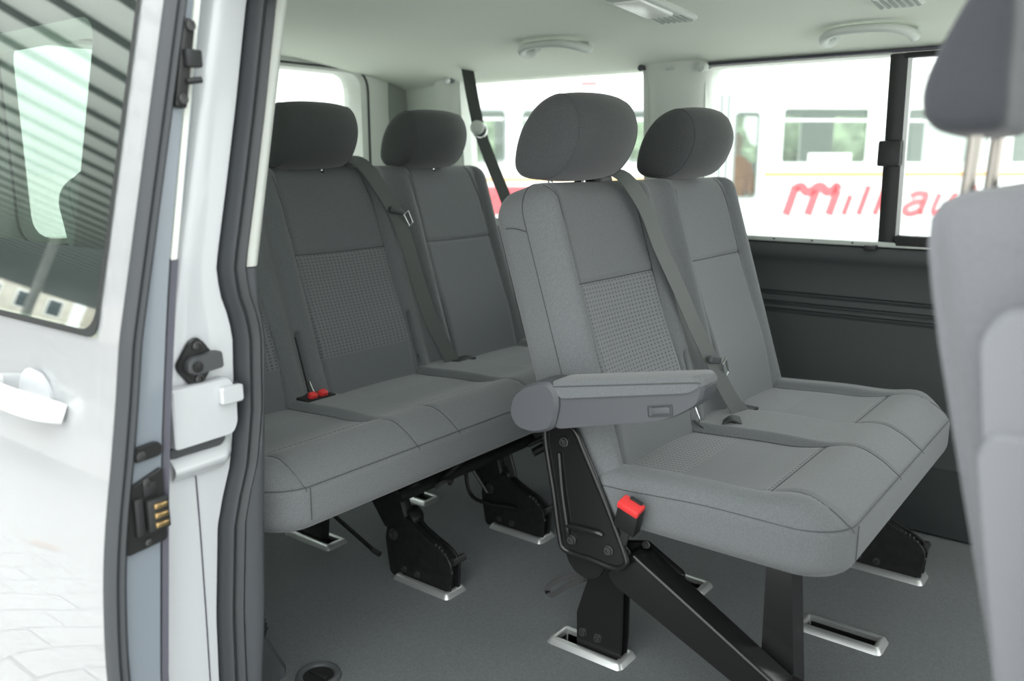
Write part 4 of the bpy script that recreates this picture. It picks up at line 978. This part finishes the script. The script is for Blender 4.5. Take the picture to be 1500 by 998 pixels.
strip('white_notice', -.17, .46, 1.075, 1.215, 'tram_white', .045)
strip('roof_edge', -9, 7, 2.27, 2.31, 'tram_white', -.03)
# lettering, stroke by stroke: m i l k a u t, slanted
def slant(u, z): return (u + (z - .35) * .30, z)
LET = [
 ('m', [[(-.45, .35), (-.45, .76)], [(-.13, .35), (-.13, .70)], [(.18, .35), (.18, .70)], [(-.45, .73), (-.36, .75), (-.28, .68), (-.20, .69), (-.13, .75), (-.05, .74), (.02, .68), (.10, .69), (.15, .755), (.18, .70)]], .125),
 ('i', [[(.40, .35), (.40, .63)]], .085), ('l', [[(.62, .35), (.62, .76)]], .09),
 ('k', [[(.86, .35), (.86, .76)], [(1.10, .35), (.90, .54), (1.08, .66)]], .09),
 ('a', [[(1.30, .60), (1.36, .645), (1.48, .645), (1.53, .60), (1.53, .35)], [(1.53, .52), (1.42, .53), (1.30, .47), (1.29, .40), (1.36, .365), (1.46, .38), (1.53, .44)]], .095),
 ('u', [[(1.72, .65), (1.71, .44), (1.76, .37), (1.86, .37), (1.95, .43)], [(1.96, .65), (1.96, .35)]], .09),
 ('t', [[(2.18, .76), (2.17, .44), (2.22, .37), (2.30, .36)], [(2.08, .62), (2.30, .62)]], .07)]
for ch, strokes, w in LET:
    bm = NB()
    for st in strokes:
        pts = [slant(*p) for p in st]
        if len(pts) > 2: pts = [(p.x, p.y) for p in smooth_path([(a_, b2, 0) for a_, b2 in pts], 5)]
        P = [tp(u, z, -.006) for u, z in pts]
        # strokes keep their width along the tram's length for uprights
        rows = []
        for i, p in enumerate(P):
            d_ = (P[min(i + 1, len(P) - 1)] - P[max(i - 1, 0)]).normalized()
            wv = d_.cross(TN).normalized()
            rows.append([p - wv * w / 2, p + wv * w / 2, p + wv * w / 2 + TN * .010, p - wv * w / 2 + TN * .010])
        V = quad_grid(bm, rows, closed_u=True); cap(bm, V[0]); cap(bm, V[-1])
    build('letter', fixn(bm), 'tram_red', tram, smooth=False)
# roof gear
bm = NB()
for u in (-.2, .4): rbox(bm, tp(u + .6, 2.68, 1.1), (.5, .8, .18), .03, Matrix.Rotation(TA, 3, 'Z'))
build('roof_box', bm, 'tram_grey', tram)

# greenery and hedge beyond the tram
def shrub(name, c, r, label, seed, trunk=True):
    rnd = random.Random(seed)
    t = thing(name, label, 'tree', (c[0], c[1], GZ))
    bm = NB()
    for k in range(9):
        o = Vector((rnd.uniform(-.5, .5) * r, rnd.uniform(-.5, .5) * r, rnd.uniform(-.4, .5) * r)); q = bmesh.ops.create_icosphere(bm, subdivisions=3, radius=r * rnd.uniform(.45, .65))
        for v in q['verts']: v.co *= 1 + rnd.uniform(-.12, .12)
        bmesh.ops.translate(bm, verts=q['verts'], vec=o + Vector(c))
    build('crown', bm, 'leafage', t)
    bm = NB(); tube(bm, [(c[0], c[1], GZ), (c[0], c[1], c[2])], [.18, .10], 8); build('trunk', bm, 'bark', t)
for i, (u, n, z, r, lab) in enumerate([(-7.5, 8, 1.5, 1.8, 'blurred green tree beyond the tram, farthest to the left'), (-3.6, 10, 1.3, 1.7, 'blurred green tree seen through the tram behind the double bench headrests'), (0.2, 8, 1.3, 1.7, 'blurred green tree seen through the tram window above the red lettering'), (4.4, 9, 1.5, 1.8, 'blurred green tree seen through the tram window by the front seat')]):
    p = tp(u, z, n); shrub('tree', p, r, lab, 20 + i)

# two passengers behind the tram's door window
def passenger(u, n, z0, mtop, label):
    t = thing('person', label, 'person', tp(u, z0, n))
    sk = NB(); P = lambda a, b2, z: tp(u + a, z0 + z, n + b2)
    prof = [(0, .10, .07), (.25, .12, .08), (.45, .155, .095), (.80, .14, .09), (.95, .15, .10), (1.10, .165, .10), (1.28, .19, .095), (1.38, .15, .08), (1.43, .07, .06), (1.49, .055, .055), (1.53, .07, .08), (1.60, .078, .095), (1.68, .076, .095), (1.74, .05, .065), (1.76, .01, .015)]
    rows = [[P(a * math.cos(k * math.pi / 8), c2 * math.sin(k * math.pi / 8), z) for k in range(16)] for z, a, c2 in prof]
    V = quad_grid(sk, rows, closed_u=True); cap(sk, V[0]); cap(sk, V[-1])
    for s in (-1, 1): tube(sk, smooth_path([P(s * .17, 0, 1.33), P(s * .22, 0, 1.15), P(s * .22, -.03, 1.0), P(s * .19, -.14, .88), P(s * .17, -.2, .86)], 4), [.05] * 8 + [.04] * 8 + [.03], 8)
    build('body', fixn(sk), 'skin', t)
    cl = NB(); rows = [[P(a * 1.12 * math.cos(k * math.pi / 8), c2 * 1.2 * math.sin(k * math.pi / 8), z) for k in range(16)] for z, a, c2 in prof[2:9]]
    quad_grid(cl, rows, closed_u=True); 
    for s in (-1, 1): tube(cl, smooth_path([P(s * .17, 0, 1.33), P(s * .22, 0, 1.15), P(s * .22, -.03, 1.0), P(s * .20, -.10, .90)], 4), .058, 8)
    build('jacket', fixn(cl), mtop, t)
    hr = NB(); rows = [[P(a * 1.1 * math.cos(k * math.pi / 8), .015 + c2 * 1.08 * math.sin(k * math.pi / 8), z) for k in range(16)] for z, a, c2 in prof[11:]]
    V = quad_grid(hr, rows, closed_u=True); cap(hr, V[-1]); build('hair', fixn(hr), 'hair', t)
passenger(-1.06, .45, -.25, 'jacket_orange', 'person in an orange top standing behind the tram door window')
passenger(-1.24, 1.05, -.25, 'jacket_blue', 'person in a pale blue top standing further inside the tram door')

# ------------------------------------------------------------------ what the door's glass and paint mirror: canopy, houses, leaf
CN = thing('station_canopy', 'pale slatted canopy seen mirrored in the sliding door window', 'canopy', (-16, 34, GZ))
bm = NB(); rbox(bm, (-16, 34, 4.95), (34, 56, .12), .02); build('canopy_deck', bm, 'dark_gap', CN)
for k in range(46):
    y = 7.4 + k * 1.16
    bm = NB(); rbox(bm, (-16, y, 4.70 - .0), (34, 1.02, .06), .01, Matrix.Rotation(R(-5), 3, 'X')); build('canopy_slat', bm, 'slat', CN)
    bm = NB(); rbox(bm, (-16, y + .58, 4.63), (34, .20, .10), .01); build('canopy_gap_strip', bm, 'dark_gap', CN)  # dark strip added in place of the dark gap between two slats
for x, y in ((-3.5, 40), (-12, 30), (-12, 50), (-22, 40)):
    bm = NB(); tube(bm, [(x, y, GZ), (x, y, 4.9)], .16, 12); build('canopy_column', bm, 'concrete', CN)
def house(x, y, w, h, label, seed):
    t = thing('house', label, 'house', (x, y, GZ))
    bm = NB(); rbox(bm, (x, y, GZ + h / 2), (w, 6, h), .02); build('house_wall', bm, 'wall_render', t)
    for i in range(int(w / 2.4)):
        for j in range(int(h / 3.0)):
            wx, wz = x - w / 2 + 1.4 + i * 2.4, GZ + 1.6 + j * 2.9
            bm = NB(); rbox(bm, (wx, y - 3.02, wz), (1.3, .10, 1.7), .02); f = build('house_window', bm, 'tram_white', t)
            bm = NB(); rbox(bm, (wx, y - 3.07, wz), (1.06, .04, 1.46), .01); build('pane', bm, 'window_dark', f)
    bm = NB(); V = quad_grid(bm, [[(x - w / 2 - .2, y - 3.3, GZ + h), (x - w / 2 - .2, y, GZ + h + 2.4), (x - w / 2 - .2, y + 3.3, GZ + h)], [(x + w / 2 + .2, y - 3.3, GZ + h), (x + w / 2 + .2, y, GZ + h + 2.4), (x + w / 2 + .2, y + 3.3, GZ + h)]]); cap(bm, V[0]); cap(bm, V[1]); build('roof', fixn(bm), 'dark_gap', t)
house(-26, 72, 13, 6.5, 'cream house with white windows mirrored low in the door glass, nearer the door edge', 1)
house(-42, 70, 13, 6.5, 'cream house with white windows mirrored low in the door glass, farther from the door edge', 2)
bm = NB(); pts = [(0, -.09), (.03, -.06), (.075, -.05), (.05, -.015), (.085, .02), (.04, .03), (.0, .085), (-.04, .03), (-.085, .02), (-.05, -.015), (-.075, -.05), (-.03, -.06)]
rows = [[(-.79 + a * k * 1.2, 4.21 + b2 * k * 1.2, GZ + .004 + .014 * k * k) for a, b2 in pts] for k in (1, .6, .2)]
V = quad_grid(bm, rows, closed_u=True); cap(bm, V[-1]); bmesh.ops.solidify(bm, geom=bm.faces, thickness=.002)
tag(build('fallen_leaf', fixn(bm), 'orange_leaf'), 'orange fallen leaf on the paving, mirrored in the lower door', 'leaf')
